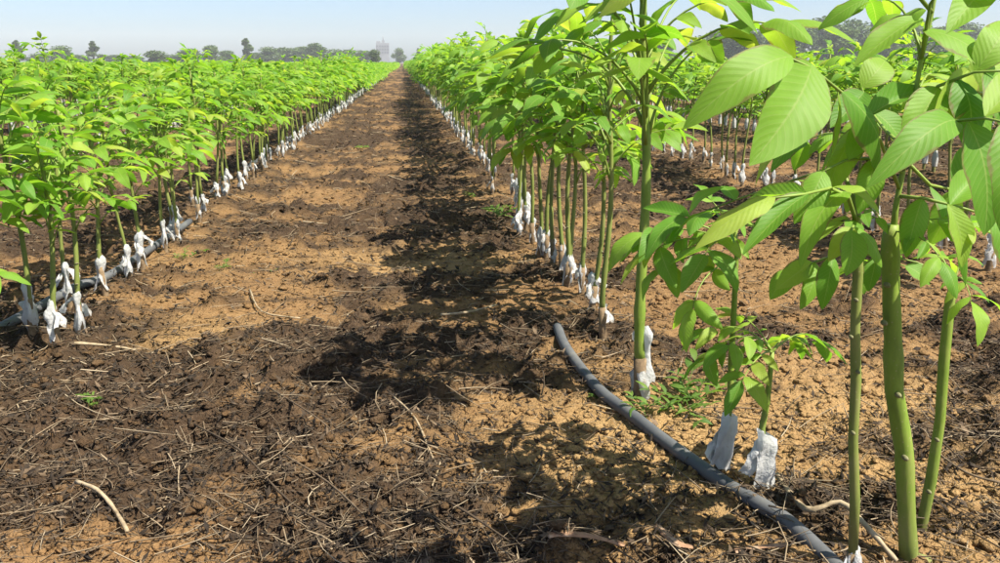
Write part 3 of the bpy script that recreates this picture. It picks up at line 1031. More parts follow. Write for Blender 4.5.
leaf_by_places(B, pb, [at(856, 222, YB), at(848, 196, YB - .04), at(830, 188, YB - .08), at(805, 194, YB - .12), at(772, 198, YB - .16)], [
    LP((850, 192), (800, 270), YB - .05, YB - .14, 34, face(-.6, -.5, .6), 3),
    LP((808, 194), (742, 256), YB - .12, YB - .18, 30, face(-.4, -.5, .75), 0),
    LP((775, 197), (694, 250), YB - .16, YB - .20, 32, face(-.3, -.5, .8), 4),
    LP((806, 193), (742, 205), YB - .12, YB - .02, 30, face(-.2, -.4, .9), 2),
    LP((830, 188), (880, 215), YB - .08, YB - .14, 26, face(.3, -.5, .8), 3)], .004)
leaf_by_places(B, pb, [at(857, 230, YB), at(853, 226, YB - .05), at(851, 232, YB - .10)], [
    LP((851, 230), (846, 276), YB - .10, YB - .12, 32, face(-.1, -.95, .25), 2),
    LP((853, 228), (828, 262), YB - .06, YB - .10, 26, face(-.4, -.7, .6), 0),
    LP((855, 227), (882, 268), YB - .05, YB - .08, 26, face(.4, -.8, .5), 1)], .0035)
leaf_by_places(B, pb, [at(857, 240, YB), at(835, 255, YB + .1), at(815, 262, YB + .18), at(795, 270, YB + .24)], [
    LP((832, 256), (822, 310), YB + .12, YB + .10, 26, face(-.1, -.9, .4), 1),
    LP((812, 262), (775, 290), YB + .18, YB + .16, 28, face(-.3, -.7, .6), 0),
    LP((795, 270), (770, 300), YB + .24, YB + .22, 26, face(-.2, -.7, .7), 1),
    LP((815, 262), (800, 310), YB + .18, YB + .14, 24, face(.1, -.9, .4), 4)], .0035)
leaf_by_places(B, pb, [at(857, 250, YB), at(872, 256, YB + .08), at(890, 262, YB + .15), at(905, 266, YB + .2)], [
    LP((875, 257), (868, 292), YB + .09, YB + .08, 22, face(0, -.9, .4), 1),
    LP((905, 266), (930, 285), YB + .2, YB + .18, 24, face(.2, -.8, .6), 0)], .003)
leaf_by_places(B, pb, [at(852, 192, YB), at(840, 165, YB + .05), at(800, 178, YB + .2), at(735, 200, YB + .34), at(688, 218, YB + .42)], [
    LP((735, 200), (722, 186), YB + .34, YB + .40, 20, face(0, -.5, .9), 0),
    LP((690, 216), (724, 187), YB + .42, YB + .36, 20, face(-.4, -.4, .8), 3),
    LP((688, 218), (645, 262), YB + .42, YB + .36, 24, face(-.4, -.5, .8), 3),
    LP((690, 217), (643, 208), YB + .42, YB + .5, 22, face(-.1, -.6, .8), 2)], .0035)

# C: leaning stem right of the thickest one
pc = at(915, 575, 1.62); pc.z = gh(pc.x, pc.y)
C = empty('walnut_sapling', pc)
tag(C, 'short green stem leaning right behind the thickest stem, small leaf tuft on top', 'sapling', G_R)
cp = [Vector((0, 0, -.05))] + [at(x, y, 1.62) - pc for x, y in ((915, 568), (921, 530), (931, 480), (940, 420), (944, 360), (950, 300), (953, 285))]
mb = MB(); mb.tube(cp, [.013, .0125, .0118, .0125, .011, .0116, .0105, .007], 10); link('stem', mb.mesh('stem', M_STEM), C)
for px, py in ((929, 492), (937, 440)):
    link('leaf_scar', scar_mesh(), C, matrix=Matrix.Translation(at(px, py, 1.605) - pc) @ Matrix.Scale(1.3, 4))
for az, pit, sc, kk in ((2.9, -.3, .55, 2), (4.2, -.1, .5, 3), (0.6, .1, .55, 5), (1.8, .2, .5, 7)):
    lf = LEAVES[kk]
    o = link('leaf', lf.rachis, C, matrix=Matrix.Translation(cp[-1]) @ Matrix.Rotation(az, 4, 'Z') @ Matrix.Rotation(-pit, 4, 'Y') @ Matrix.Scale(sc, 4))
    for M, kq in lf.items: link('leaflet', HERO_LF[kq], o, matrix=M)

# D, E: the two short saplings with bright flags of film
pd = foot(716, 478)
D = empty('walnut_sapling', pd)
tag(D, 'short drooping sapling, left one of the two with big film flags', 'sapling', G_R)
YD = pd.y
dp = [Vector((0, 0, -.04))] + [at(x, y, YD) - pd for x, y in ((717, 474), (724, 440), (730, 405), (731, 360), (734, 310), (736, 262), (737, 250))]
mb = MB(); mb.tube(dp[:3], [.014, .012, .010], 8); link('rootstock', mb.mesh('rootstock', M_ROOT), D)
mb = MB(); mb.tube(dp[2:], [.0072, .0076, .007, .0066, .0056, .004], 9); link('stem', mb.mesh('stem', M_STEM), D)
pe = foot(764, 494)
E = empty('walnut_sapling', pe)
tag(E, 'shortest sapling, low leaf rosette above the right one of two big film flags', 'sapling', G_R)
YE = pe.y
ep = [Vector((0, 0, -.04))] + [at(x, y, YE) - pe for x, y in ((763, 490), (762, 460), (762, 428), (767, 402), (770, 375), (772, 352))]
mb = MB(); mb.tube(ep[:3], [.014, .012, .010], 8); link('rootstock', mb.mesh('rootstock', M_ROOT), E)
mb = MB(); mb.tube(ep[2:], [.0072, .0076, .0068, .006, .005], 9); link('stem', mb.mesh('stem', M_STEM), E)


def flag(root, base, y, px, seed):
    """sheet of film folded round the stem, edges pressed together, thin but with its own fold"""
    rr = random.Random(seed)
    (tlx, tly), (trx, try_), (brx, bry), (blx, bly) = px
    n, m = 8, 8
    v, f = [], []
    for layer, off in ((0, -.006), (1, .007)):
        for i in range(n + 1):
            s = i / n
            for j in range(m + 1):
                q = j / m
                x = (tlx * (1 - q) + trx * q) * (1 - s) + (blx * (1 - q) + brx * q) * s
                yy = (tly * (1 - q) + try_ * q) * (1 - s) + (bly * (1 - q) + bry * q) * s
                bulge = math.sin(math.pi * q) ** .7 * (1.3 if layer == 0 else 1.0) * (.6 + .4 * math.sin(2.4 * s + seed))
                w = at(x + rr.uniform(-.6, .6), yy + (rr.uniform(-2.5, 2.5) if i == n else 0), y) - base
                w.y += (q - .5) * .015 + off * bulge * 1.5 + .005 * math.sin(9 * q + 5 * s + seed) + .003 * math.sin(14 * s + seed)
                v.append(tuple(w))
        o = layer * (n + 1) * (m + 1)
        for i in range(n):
            for j in range(m):
                a = o + i * (m + 1) + j
                f.append([a, a + 1, a + m + 2, a + m + 1])
    mb = MB(); mb.add(v, f)
    return link('graft_wrap', mb.mesh('graft_wrap', M_FILM), root)


fd = flag(D, pd, YD - .015, [(723, 412), (739, 418), (732, 472), (709, 463)], 1)
mb = MB(); fl = flag(D, pd, YD - .012, [(718, 425), (724, 440), (714, 466), (704, 452)], 4); fl.name = 'loose_end'; fl.parent = fd
fe = flag(E, pe, YE - .015, [(757, 428), (778, 440), (777, 490), (753, 489)], 2)
fl = flag(E, pe, YE - .010, [(757, 438), (763, 450), (756, 478), (737, 470)], 7); fl.name = 'loose_end'; fl.parent = fe
for az, pit, sc, kk, z in ((3.3, -.45, .70, 1, -1), (4.1, -.40, .66, 2, -1), (2.5, -.2, .64, 6, -1), (2.0, 0, .5, 8, -1), (3.7, -.8, .62, 10, -2), (2.9, .05, .68, 3, -1), (3.1, -.7, .56, 5, -2), (1.3, .0, .5, 9, -1), (3.8, .2, .6, 11, -1)):
    lf = LEAVES[kk]
    o = link('leaf', lf.rachis, D, matrix=Matrix.Translation(dp[z]) @ Matrix.Rotation(az, 4, 'Z') @ Matrix.Rotation(-pit, 4, 'Y') @ Matrix.Scale(sc, 4))
    for M, kq in lf.items: link('leaflet', HERO_LF[kq], o, matrix=M)
for az, pit, sc, kk in ((3.0, -.6, .50, 1), (4.0, -.7, .50, 2), (0.5, -.3, .56, 6), (0.9, -.5, .52, 9), (1.8, -.2, .46, 4), (3.6, 0, .44, 7), (2.5, .1, .46, 3)):
    lf = LEAVES[kk]
    o = link('leaf', lf.rachis, E, matrix=Matrix.Translation(ep[-1]) @ Matrix.Rotation(az, 4, 'Z') @ Matrix.Rotation(-pit, 4, 'Y') @ Matrix.Scale(sc, 4))
    for M, kq in lf.items: link('leaflet', HERO_LF[kq], o, matrix=M)

# F: tall single stem in the middle right
pf = foot(641, 394)
p = plan_sapling(61, 1.22, .62, r0=.0175, n_leaves=19, spread=1.0, lean=(-.028, .0))
p.wrap_s = 1.1; p.z0 = .04; p.wrap = 4
Fp = grow_near(pf, p, stem_mat=M_STEM)
tag(Fp, 'tall straight sapling with knotty film at the foot, behind the black pipe', 'sapling', G_R)

# --- the rows: where every sapling stands
rnd = random.Random(77)
spots = []                      # (row, x, y, h, bare)
# right row behind F, the first ones measured
R1 = [foot(603, 335), foot(582, 296), foot(571, 283), foot(561, 272), foot(546, 256), foot(533, 246), foot(592, 316), foot(566, 290), foot(553, 266), foot(540, 254), foot(519, 240), foot(526, 236)]
for q in R1: spots.append(('R', q.x, q.y, rnd.uniform(.98, 1.2), rnd.uniform(.42, .56)))
y = R1[-1].y + .26
while y < 230:
    spots.append(('R', ROW0 + rnd.gauss(0, .035), y, rnd.uniform(.95, 1.2) + (.12 if rnd.random() < .10 else 0), rnd.uniform(.40, .56)))
    y += rnd.uniform(.13, .29) * (1.8 if rnd.random() < .07 else 1) * (1 if y < 60 else 2.2)
L1 = [foot(-70, 428), foot(-46, 408), foot(-28, 398), foot(-12, 384), foot(36, 356), foot(59, 352), foot(82, 338), foot(72, 318), foot(106, 298), foot(130, 276), foot(143, 272), foot(166, 252), foot(178, 248)]
for q in L1: spots.append(('L', q.x, q.y, rnd.uniform(.70, .90), rnd.uniform(.36, .50)))
y = L1[-1].y + .24
while y < 230:
    spots.append(('L', ROW0 - PITCHX + rnd.gauss(0, .035), y, rnd.uniform(.70, 1.0) + (.16 if rnd.random() < .07 else 0), rnd.uniform(.40, .58)))
    y += rnd.uniform(.12, .27) * (1.9 if rnd.random() < .07 else 1) * (1 if y < 60 else 2.2)
# further rows on both sides
for k in range(1, 60):
    for side, name in ((1, 'r'), (-1, 'l')):
        x = ROW0 + PITCHX * k if side > 0 else ROW0 - PITCHX * (k + 1)
        y = max(1.6, abs(x) * (1.12 if side > 0 else 2.05) - 1.6)
        while y < 190:
            h = rnd.uniform(.84, 1.10) if side > 0 else rnd.uniform(.78, 1.04)
            if rnd.random() < .04: h += .15
            spots.append((name + str(k), x + rnd.gauss(0, .04), y, h, rnd.uniform(.50, .64)))
            y += rnd.uniform(.18, .36) * (1 if y < 35 else 1.7 if y < 80 else 3.2)

near, rest = [], []
for s in spots:
    row, x, y, h, b = s
    c = project(x, y, h * .75)
    inview = c is not None and -90 < c[0] < 1090
    if not inview: continue
    w = {'R': 1.0, 'L': 1.0, 'r1': .62, 'l1': .62}.get(row, .34)
    near.append((math.hypot(x, y) / w, s))
near.sort(key=lambda q: q[0])
N_THINGS = 292
rest = [q[1] for q in near[N_THINGS:]]
near = [q[1] for q in near[:N_THINGS]]

PROTO_R = [far_proto(500 + i, 1.13, .52) for i in range(6)]
PROTO_L = [far_proto(600 + i, 0.94, .52) for i in range(6)]
rowname = {'R': 'row right of the path', 'L': 'row left of the path', 'r1': 'second row right of the path', 'l1': 'second row left of the path'}
count = {}
SPR = {'R': .74, 'L': .62, 'r': .70, 'l': .64}
for row, x, y, h, b in sorted(near, key=lambda q: q[2]):
    i = count[row] = count.get(row, 0) + 1
    seed = int(x * 1000) * 7 + int(y * 1000)
    loc = Vector((x, y, gh(x, y) - .005))
    d = math.hypot(x, y)
    if d < 5.0 or (row in 'RL' and d < 5.6):
        p = plan_sapling(seed, h, b, n_leaves=(13 + seed % 4) if d < 3.6 else None, r0=(.0098 if row[0] in 'Rr' else .0078) + .003 * ((seed % 7) / 7), spread=SPR[row[0]])
        if row == 'L': p.wrap_s = p.rr.uniform(.72, .92)
        o = grow_near(loc, p)
    elif d < 15:
        p = plan_sapling(seed, h, b, spread=SPR[row[0]])
        o = grow_mid(loc, p, 0, seed)
    else:
        pr = (PROTO_R if row[0] in 'Rr' else PROTO_L)[seed % 6]
        o = empty('walnut_sapling', loc, (seed % 628) / 100)
        s = h / pr['p'].h
        o.scale = (s, s, s)
        for nm, k in (('foliage', 'foliage'), ('stem', 'stem'), ('graft_wrap', 'wrap'), ('rootstock', 'root')):
            link(nm, pr[k], o)
    grp = {'R': G_R, 'L': G_L}.get(row, 'saplings in the rows ' + ('right' if row[0] in 'Rr' else 'left') + ' of the path')
    if row == 'R':
        lab = ('slim sapling, %s behind the tall straight one in the right row' % ORD[i - 1]) if i <= 40 else 'tall sapling far down the row right of the path, lost in the hedge'
    elif row == 'L':
        lab = ('leafy sapling, %s from the near end of the left row' % ORD[i - 1]) if i <= 40 else 'leafy sapling far down the row left of the path, lost in the hedge'
    elif row in rowname:
        lab = ('white footed sapling, %s along the %s' % (ORD[i - 1], rowname[row])) if i <= 24 else 'sapling deep in the %s, half hidden by leaves' % rowname[row]
    else:
        sd = 'right' if row[0] == 'r' else 'left'
        lab = 'sapling in the dense rows further %s, half hidden by nearer leaves' % sd
    tag(o, lab, 'sapling', grp)

# --- the rest of the nursery: one mass, thousands of saplings too small to tell apart
mr = np.random.default_rng(9)
VV, F3, F4, nvv = [], [], [], 0
WV, WF, wn_ = [], [], 0
arr = np.array([(x, y, h, b) for _, x, y, h, b in rest])
for lo, hi, K, size in ((0, 22, 84, .125), (22, 45, 60, .145), (45, 90, 34, .20), (90, 400, 18, .31)):
    s = arr[(arr[:, 1] >= lo) & (arr[:, 1] < hi)]
    n = len(s)
    if not n: continue
    n_ = n * K
    px = np.repeat(s[:, 0], K); py = np.repeat(s[:, 1], K); hh = np.repeat(s[:, 2], K); bb = np.repeat(s[:, 3], K)
    f = mr.random(n_) ** .8
    az = mr.random(n_) * 6.283
    rad = mr.random(n_) ** .6 * .33 * (1.05 - .55 * f)
    z = hh * (bb - .04 + (1.04 - bb) * f) - rad * .25
    if lo >= 90: rad *= 1.6
    dz = -mr.uniform(-.1, .8, n_)
    a2 = az + mr.normal(0, .7, n_)
    d = np.stack([np.cos(a2), np.sin(a2), dz], -1); d /= np.linalg.norm(d, axis=1)[:, None]
    sd = np.stack([-np.sin(a2), np.cos(a2), mr.normal(0, .35, n_)], -1); sd /= np.linalg.norm(sd, axis=1)[:, None]
    nrm = np.cross(d, sd)
    ln = (size * mr.uniform(.7, 1.25, n_))[:, None]
    P = np.stack([px + np.cos(az) * rad, py + np.sin(az) * rad, z], -1)
    w = ln * .23
    V = np.stack([P, P + d * ln * .42 + sd * w + nrm * ln * .05, P + d * ln * .45 + nrm * ln * .13, P + d * ln * .42 - sd * w + nrm * ln * .05, P + d * ln], 1).reshape(-1, 3)
    bs = (np.arange(n_) * 5)[:, None] + nvv
    F3 += [bs + np.array([[0, 2, 1]]), bs + np.array([[0, 3, 2]]), bs + np.array([[1, 2, 4]]), bs + np.array([[2, 3, 4]])]
    VV.append(V); nvv += len(V)
    # stems and films of the ones near enough
    if hi <= 90:
        for ring_z, rr_, store in (((.0, .55, 1.0), (.017, .012, .006), 0), ((.07, .15, .23), (.026, .030, .014), 1)):
            vs = []
            for zz, r_ in zip(ring_z, rr_):
                zc = s[:, 2] * zz * .9 if store == 0 else np.full(n, zz)
                for q in range(4):
                    an = q * 1.571 + s[:, 0] * 9
                    jr = r_ * (1 if store == 0 else mr.uniform(.6, 1.4, n))
                    vs.append(np.stack([s[:, 0] + np.cos(an) * jr, s[:, 1] + np.sin(an) * jr, zc + 0 * an], -1))
            V = np.stack(vs, 1).reshape(-1, 3)
            fq = np.array([[i * 4 + q, i * 4 + (q + 1) % 4, i * 4 + 4 + (q + 1) % 4, i * 4 + 4 + q] for i in range(2) for q in range(4)])
            FF = (fq[None] + (np.arange(n) * 12)[:, None, None]).reshape(-1, 4)
            WV.append((V, FF, store))
VV = np.concatenate(VV); F3 = np.concatenate(F3)
mass = link('sapling_field', mesh_np('sapling_field', VV, F3, M_LEAF_FAR, True))
tag(mass, 'bright green field of more walnut saplings stretching to the horizon', 'sapling field', kind='stuff')
for store, nm, mt in ((0, 'stems', M_STEM_OLD), (1, 'graft_wraps', M_FILM)):
    vs, fs, n0 = [], [], 0
    for V, FF, st in WV:
        if st == store: vs.append(V); fs.append(FF + n0); n0 += len(V)
    tag(link(nm, mesh_np(nm, np.concatenate(vs), np.concatenate(fs), mt, True), mass), kind='stuff')

# ------------------------------------------------------------------ irrigation pipes
def pipe(name, px, rad, label, lift=.012):
    pts = []
    for a, b in px:
        g = on_soil(a, b, rad * .45 + lift)
        pts.append(Vector((g.x, g.y, 0)))
    # smooth through the places
    out = []
    for i in range(len(pts) - 1):
        p0, p1, p2, p3 = pts[max(i - 1, 0)], pts[i], pts[i + 1], pts[min(i + 2, len(pts) - 1)]
        for t in np.linspace(0, 1, 8, endpoint=False):
            t = float(t)
            out.append(0.5 * ((2 * p1) + (p2 - p0) * t + (2 * p0 - 5 * p1 + 4 * p2 - p3) * t * t + (3 * p1 - p0 - 3 * p2 + p3) * t ** 3))
    out.append(pts[-1])
    for i, q in enumerate(out):
        e = min(i, len(out) - 1 - i)
        q.z = max(gh(q.x, q.y), 0.004) + rad * .45 + lift
    hs = np.array([q.z for q in out])
    for _ in range(60):
        e = np.concatenate([[hs[0]], hs, [hs[-1]]]); hs = (e[:-2] + e[2:] + 2 * hs) / 4
    for i, (q, z) in enumerate(zip(out, hs)): q.z = float(z) - .014 * max(0, 3 - i)
    base = out[0].copy(); base.z = 0
    mb = MB(); mb.tube([q - base for q in out], [rad] * len(out), 14)
    o = link(name, mb.mesh(name, M_PIPE)); o.location = base
    tag(o, label, 'pipe', 'irrigation pipes along the rows')
    return out


pr_ = pipe('irrigation_pipe', [(556, 322), (563, 345), (580, 368), (602, 392), (628, 414), (660, 440), (700, 466), (740, 493), (790, 531), (850, 580), (930, 650)], .0175,
           'faded grey plastic pipe curving along the foot of the right row', .006)
pipe('irrigation_pipe', [(-120, 398), (-60, 366), (0, 332), (40, 312), (76, 293), (110, 272), (150, 248), (190, 224)], .019,
     'dark plastic pipe lying behind the stems of the left row', .018)

# ------------------------------------------------------------------ loose sticks and straws one can pick out
def stick(name, px, r0, r1, label, mat, cat='twig', flat=1.0, lift=.014):
    pts = []
    for i, q in enumerate(px):
        g = on_soil(q[0], q[1], .01); z = gh(g.x, g.y)
        pts.append(Vector((g.x, g.y, z + lift + r0 + (q[2] if len(q) > 2 else 0))))
    out = []
    for i in range(len(pts) - 1):
        p0, p1, p2, p3 = pts[max(i - 1, 0)], pts[i], pts[i + 1], pts[min(i + 2, len(pts) - 1)]
        for t in (0, .25, .5, .75):
            out.append(0.5 * ((2 * p1) + (p2 - p0) * t + (2 * p0 - 5 * p1 + 4 * p2 - p3) * t * t + (3 * p1 - p0 - 3 * p2 + p3) * t ** 3))
    out.append(pts[-1])
    base = out[0].copy()
    m = len(out)
    rd = [(r0 + (r1 - r0) * i / (m - 1)) * (1 + (.2 * math.sin(i * i * 2.7 + px[0][0]))) for i in range(m)]
    mb = MB(); mb.tube([q - base for q in out], rd, 7 if flat == 1 else 6, True, flat)
    o = link(name, mb.mesh(name, mat, flat == 1)); o.location = base
    tag(o, label, cat, 'loose sticks on the soil')


stick('dry_twig', [(76, 478), (98, 497), (114, 512), (128, 536)], .0055, .0045, 'pale broken twig at bottom left of the path', M_STRAW)
stick('dry_twig', [(394, 402), (416, 426), (434, 448), (440, 464), (432, 478)], .003, .0025, 'thin pale twig bent like a hook in the middle of the path', M_STRAW)
stick('dry_twig', [(441, 317), (468, 314), (497, 307)], .0055, .004, 'short white straw lying across the path beside the right row', M_STRAW)
stick('dry_twig', [(74, 343), (105, 348), (136, 354)], .006, .004, 'pale stalk lying beside the film wraps of the left row', M_STRAW)
stick('bark_stick', [(548, 538), (585, 545), (624, 548)], .011, .008, 'reddish brown piece of stick at the bottom, left of the other red one', M_REDBARK, flat=.38, lift=.008)
stick('bark_stick', [(656, 549), (676, 550), (692, 550)], .009, .008, 'short reddish stick end at the bottom, right of the longer one', M_REDBARK, flat=.38, lift=.008)
stick('bark_stick', [(735, 549), (760, 551), (786, 549)], .008, .007, 'pale and red stick fragment lying at the left edge of the pipe end', M_REDBARK, flat=.38, lift=.008)
stick('dry_stalk', [(776, 484, .01), (806, 506, .025), (838, 528, .03), (868, 548, .03), (895, 575, .02)], .0065, .005, 'yellow dry stalk running from the film flag under the near stems', M_STRAW, 'stalk')
stick('dry_twig', [(196, 440), (240, 462, .01), (290, 490, .01), (345, 536)], .0032, .002, 'long thin twig running down the dark litter at left', M_TWIG)
stick('dry_twig', [(165, 398), (178, 428, .02), (200, 452, .01), (250, 474)], .003, .002, 'crooked grey twig above the long thin one at left', M_TWIG)
stick('dry_twig', [(287, 462), (330, 496, .015), (372, 540)], .003, .002, 'straight thin twig at the bottom, right of the long one', M_TWIG)
stick('dry_twig', [(270, 392), (310, 420, .02), (330, 436)], .003, .002, 'short brown twig standing off the litter in mid path', M_TWIG)
stick('dry_twig', [(435, 510), (470, 522, .01), (525, 555)], .0035, .002, 'brown twig at the bottom pointing to the red stick', M_TWIG)
stick('dry_twig', [(250, 292), (262, 312), (300, 322)], .004, .003, 'pale forked looking stalk on the left half of the path', M_STRAW)
stick('dry_twig', [(930, 455), (965, 478), (1000, 490)], .004, .003, 'thin twig on the tan soil at the right edge', M_TWIG)

# ------------------------------------------------------------------ weeds
def weed(px, py, n, size, label, upright=.5, seed=0):
    rr = random.Random(seed)
    base = on_soil(px, py)
    root = empty('weed', base)
    for i in range(n):
        az = rr.uniform(0, 6.28); el = rr.uniform(.2, 1.3) * upright + .15
        L = size * rr.uniform(.5, 1.1)
        pts = [Vector((rr.uniform(-.3, .3) * size, rr.uniform(-.3, .3) * size, 0))]
        for k in range(4):
            pts.append(pts[-1] + Vector((math.cos(az) * math.cos(el), math.sin(az) * math.cos(el), math.sin(el))) * L / 4); el -= .18; az += rr.uniform(-.2, .2)
        mb = MB(); mb.tube(pts, [.0016, .0015, .0013, .0012, .0008], 4, False)
        o = link('stalk', mb.mesh('stalk', M_WEED), root)
        for k in range(1, 5):
            for sg in (-1, 1):
                a = az + sg * rr.uniform(.5, 1.2)
                d = Vector((math.cos(a), math.sin(a), rr.uniform(-.2, .5)))
                mb = MB(); v, f, uv = MID_LF[rr.randrange(5)]
                ln = L * rr.uniform(.30, .5)
                M = frame(pts[k], d, Vector((rr.uniform(-.3, .3), rr.uniform(-.3, .3), 1)), ln, rr.uniform(.55, .9))
                mb.add([tuple(M @ Vector(q)) for q in v], f, uv)
                link('leaf', mb.mesh('leaf', M_WEED), o)
    tag(root, label, 'weed', 'small weeds in the soil')


weed(690, 405, 9, .15, 'leafy green weed between the tall stem and the short saplings', .9, 1)
weed(655, 412, 4, .10, 'yellow green weed at the foot of the tall straight stem', .7, 2)
weed(268, 272, 8, .085, 'low grey green weed patch on the left half of the path', .35, 3)
weed(228, 268, 5, .07, 'smaller low weed left of the bigger patch on the path', .35, 4)
weed(102, 414, 4, .06, 'tiny weed in the dark litter at the left', .5, 5)
weed(504, 218, 6, .16, 'bright green weed at the foot of the right row', .8, 6)
weed(362, 152, 5, .12, 'far small weed in the middle of the path', .5, 7)
weed(182, 258, 4, .12, 'green weed among the film wraps of the left row', .8, 8)
weed(595, 398, 3, .05, 'tiny sprout beside the pipe bend', .6, 9)
weed(475, 196, 4, .10, 'pale weed on the path edge before the right row', .4, 10)

# ------------------------------------------------------------------ far trees
def tree_meshes(seed, spire=False, n=4200):
    q = np.random.default_rng(seed)
    lobes = []
    for i in range(9):
        zz = .20 + .74 * (i / 8)
        spread = (.34 * (1 - .75 * abs(zz - .55) / .5)) if not spire else .30 * (1.05 - zz)
        a = q.random() * 6.283
        rr_ = q.uniform(.3, 1) * spread
        lobes.append((math.cos(a) * rr_, math.sin(a) * rr_, zz, q.uniform(.15, .23) if not spire else q.uniform(.06, .13)))
    if spire: lobes += [(0, 0, .95, .05), (.02, 0, 1.04, .035)]
    L = np.array(lobes)
    k = q.integers(0, len(L), n)
    d = q.normal(0, 1, (n, 3)); d /= np.linalg.norm(d, axis=1)[:, None]
    c = L[k, :3] + d * (L[k, 3] * q.uniform(.45, 1.08, n))[:, None]
    s = q.uniform(.018, .042, n)[:, None]
    a = q.normal(0, 1, (n, 3)); a /= np.linalg.norm(a, axis=1)[:, None]
    b = np.cross(a, q.normal(0, 1, (n, 3))); b /= np.linalg.norm(b, axis=1)[:, None]
    V = np.stack([c - a * s, c + b * s * .6, c + a * s, c - b * s * .6], 1).reshape(-1, 3)
    F = np.arange(n * 4).reshape(-1, 4)
    crown = mesh_np('crown', V, F, M_TREE, False)
    mb = MB(); mb.tube([(0, 0, -.02), (.01, 0, .2), (0, .01, .45), (0, 0, .8)], [.035, .028, .02, .008], 6)
    for lx, ly, lz, _ in lobes[:7]: mb.tube([(0, 0, lz * .6), (lx * .6, ly * .6, lz * .85), (lx, ly, lz)], [.014, .010, .005], 4)
    return crown, mb.mesh('trunk', M_TRUNK)


ROUND = [tree_meshes(40 + i) for i in range(4)]
SPIRE = [tree_meshes(50 + i, True) for i in range(2)]


def tree(px, top, dist, wpx, label, group, spire=False, seed=0):
    g = at(px, top, dist)
    H = g.z
    o = empty('tree', (g.x, dist, 0), seed * 1.7)
    W = wpx * dist / FPX / (.70 if not spire else .62)
    o.scale = (W, W, H / (1.05 if not spire else 1.08))
    c, t = (SPIRE if spire else ROUND)[seed % (2 if spire else 4)]
    link('crown', c, o); link('trunk', t, o)
    tag(o, label, 'tree', group)


GL = 'trees on the horizon left of the tower block'
tree(15, 40, 380, 20, 'spindly dark tree at the far left of the horizon', GL, True, 0)
tree(58, 47, 380, 30, 'low tree second from the left on the horizon', GL, False, 1)
tree(92, 41, 390, 24, 'dark tree with a thin spire, third from the left on the horizon', GL, True, 1)
tree(154, 51, 330, 24, 'round hazy grey tree alone on the left horizon', GL, False, 2)
tree(190, 49, 400, 30, 'bushy dark tree right of the round hazy one', GL, False, 3)
tree(212, 46, 400, 24, 'narrow dark tree, second right of the round hazy one', GL, False, 0)
tree(245, 38, 390, 22, 'tallest dark tree between the round hazy one and the tower block', GL, True, 0)
for i, (px, top, w) in enumerate([(228, 51, 16), (266, 46, 18), (284, 48, 20), (302, 45, 20), (318, 44, 18), (334, 48, 20), (350, 50, 18), (364, 49, 18)]):
    tree(px, top + 2 * (i % 2), 420 + 12 * (i % 4), w + 9, 'dark tree in the horizon line, %s left of the tower block' % ORD[7 - i], GL, False, i)
tree(374, 50, 260, 12, 'small dark tree directly at the left foot of the tower block', GL, False, 2)
tree(398, 49, 520, 14, 'hazy low tree just right of the tower block', 'trees on the horizon right of the tower block', False, 1)
tree(418, 48, 420, 10, 'small hazy tree at the end of the path, right of the tower', 'trees on the horizon right of the tower block', True, 1)
for i, (px, top, w) in enumerate([(36, 54, 26), (76, 55, 28), (116, 55, 30), (136, 56, 26), (172, 55, 28), (256, 53, 26)]):
    tree(px, top, 430 + 14 * (i % 3), w, 'low hazy bush in the left skyline, %s from the left edge' % ORD[i], GL, False, i + 1)
GRT = 'hazy wood on the right horizon'
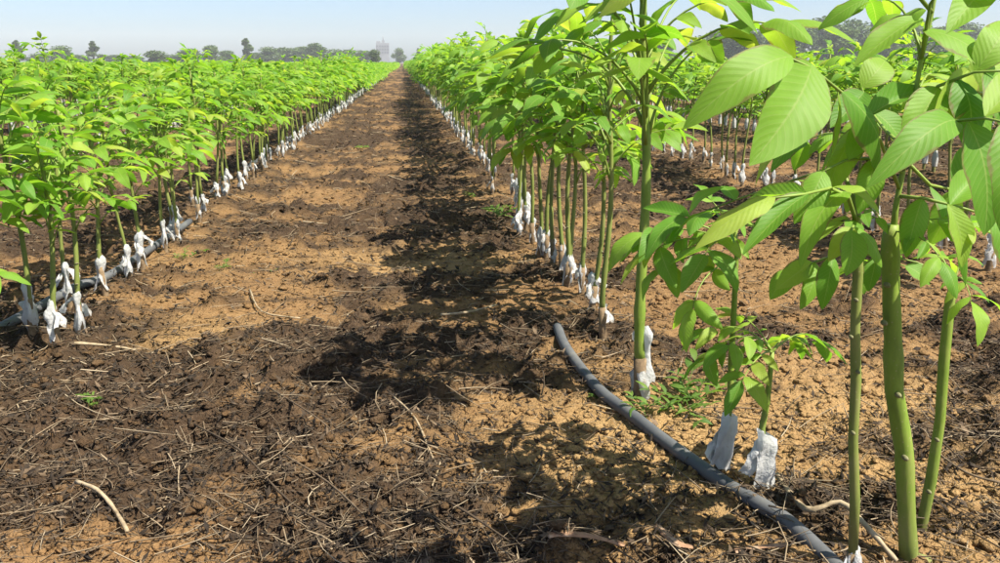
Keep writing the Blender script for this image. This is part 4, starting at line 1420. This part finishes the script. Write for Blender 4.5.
far_r = [(735, 24, 60), (772, 20, 56), (800, 18, 50), (828, 14, 60), (856, 17, 50), (878, 13, 56), (905, 14, 60), (940, 20, 60), (975, 18, 60), (1010, 22, 60), (700, 30, 50), (665, 36, 46), (752, 24, 50), (786, 19, 50), (842, 18, 52), (890, 16, 50), (922, 18, 52), (956, 17, 54), (718, 27, 48)]
for i, (px, top, w) in enumerate(sorted(far_r)):
    tree(px, top + 5 + 3 * (i % 2), 300 + 30 * (i % 3), w - 14, 'broad hazy tree in the wood on the right horizon, %s from its left end' % ORD[i], GRT, False, i)

# ------------------------------------------------------------------ tower block far off
DB = 900.0
bl, br, bt = at(376, 43, DB), at(389, 43, DB), at(382, 43, DB)
W = br.x - bl.x; Hh = bt.z
tb = empty('tower_block', ((bl.x + br.x) / 2, DB, 0))
mb = MB(); mb.box((0, 0, Hh / 2), (W, 14, Hh)); wl = link('wall', mb.mesh('wall', M_CONC, False), tb)
mb = MB(); mb.box((-W * .32, 0, Hh + .9), (W * .3, 9, 1.8)); link('roof_house', mb.mesh('roof_house', M_CONC, False), tb)
mb = MB(); mb.box((W * .05, 0, Hh + 1.4), (W * .22, 8, 2.8)); link('lift_tower', mb.mesh('lift_tower', M_CONC, False), tb)
mb = MB(); mb.tube([(W * .05, 0, Hh + 2.6), (W * .05, 0, Hh + 7)], [.5, .3], 6); link('mast', mb.mesh('mast', M_CONC), tb)
mb = MB(); mb.box((0, 0, 0), (1.7, .3, 1.7)); wm = mb.mesh('window', M_WIN, False)
nf = int(Hh / 3.0)
for i in range(3, nf):
    for j in range(5):
        link('window', wm, wl, matrix=Matrix.Translation((-W / 2 + W * (j + .5) / 5, -7.05, 3.0 * i + 1.3)))
tag(tb, 'pale hazy tower block with roof mast on the horizon above the path end', 'building')

# ------------------------------------------------------------------ haze
m, nt, out = new_mat('haze_air')
pv = nt.nodes.new('ShaderNodeVolumePrincipled')
pv.inputs['Color'].default_value = (0.86, 0.93, 1.0, 1)
pv.inputs['Density'].default_value = 0.0004
pv.inputs['Anisotropy'].default_value = 0.0
nt.links.new(pv.outputs[0], out.inputs['Volume'])
mb = MB(); mb.box((0, 325, 17.0), (2320, 1670, 36)); hz_o = link('haze', mb.mesh('haze', m, False))
tag(hz_o, 'thin pale air haze over the whole nursery field', 'haze', kind='stuff')
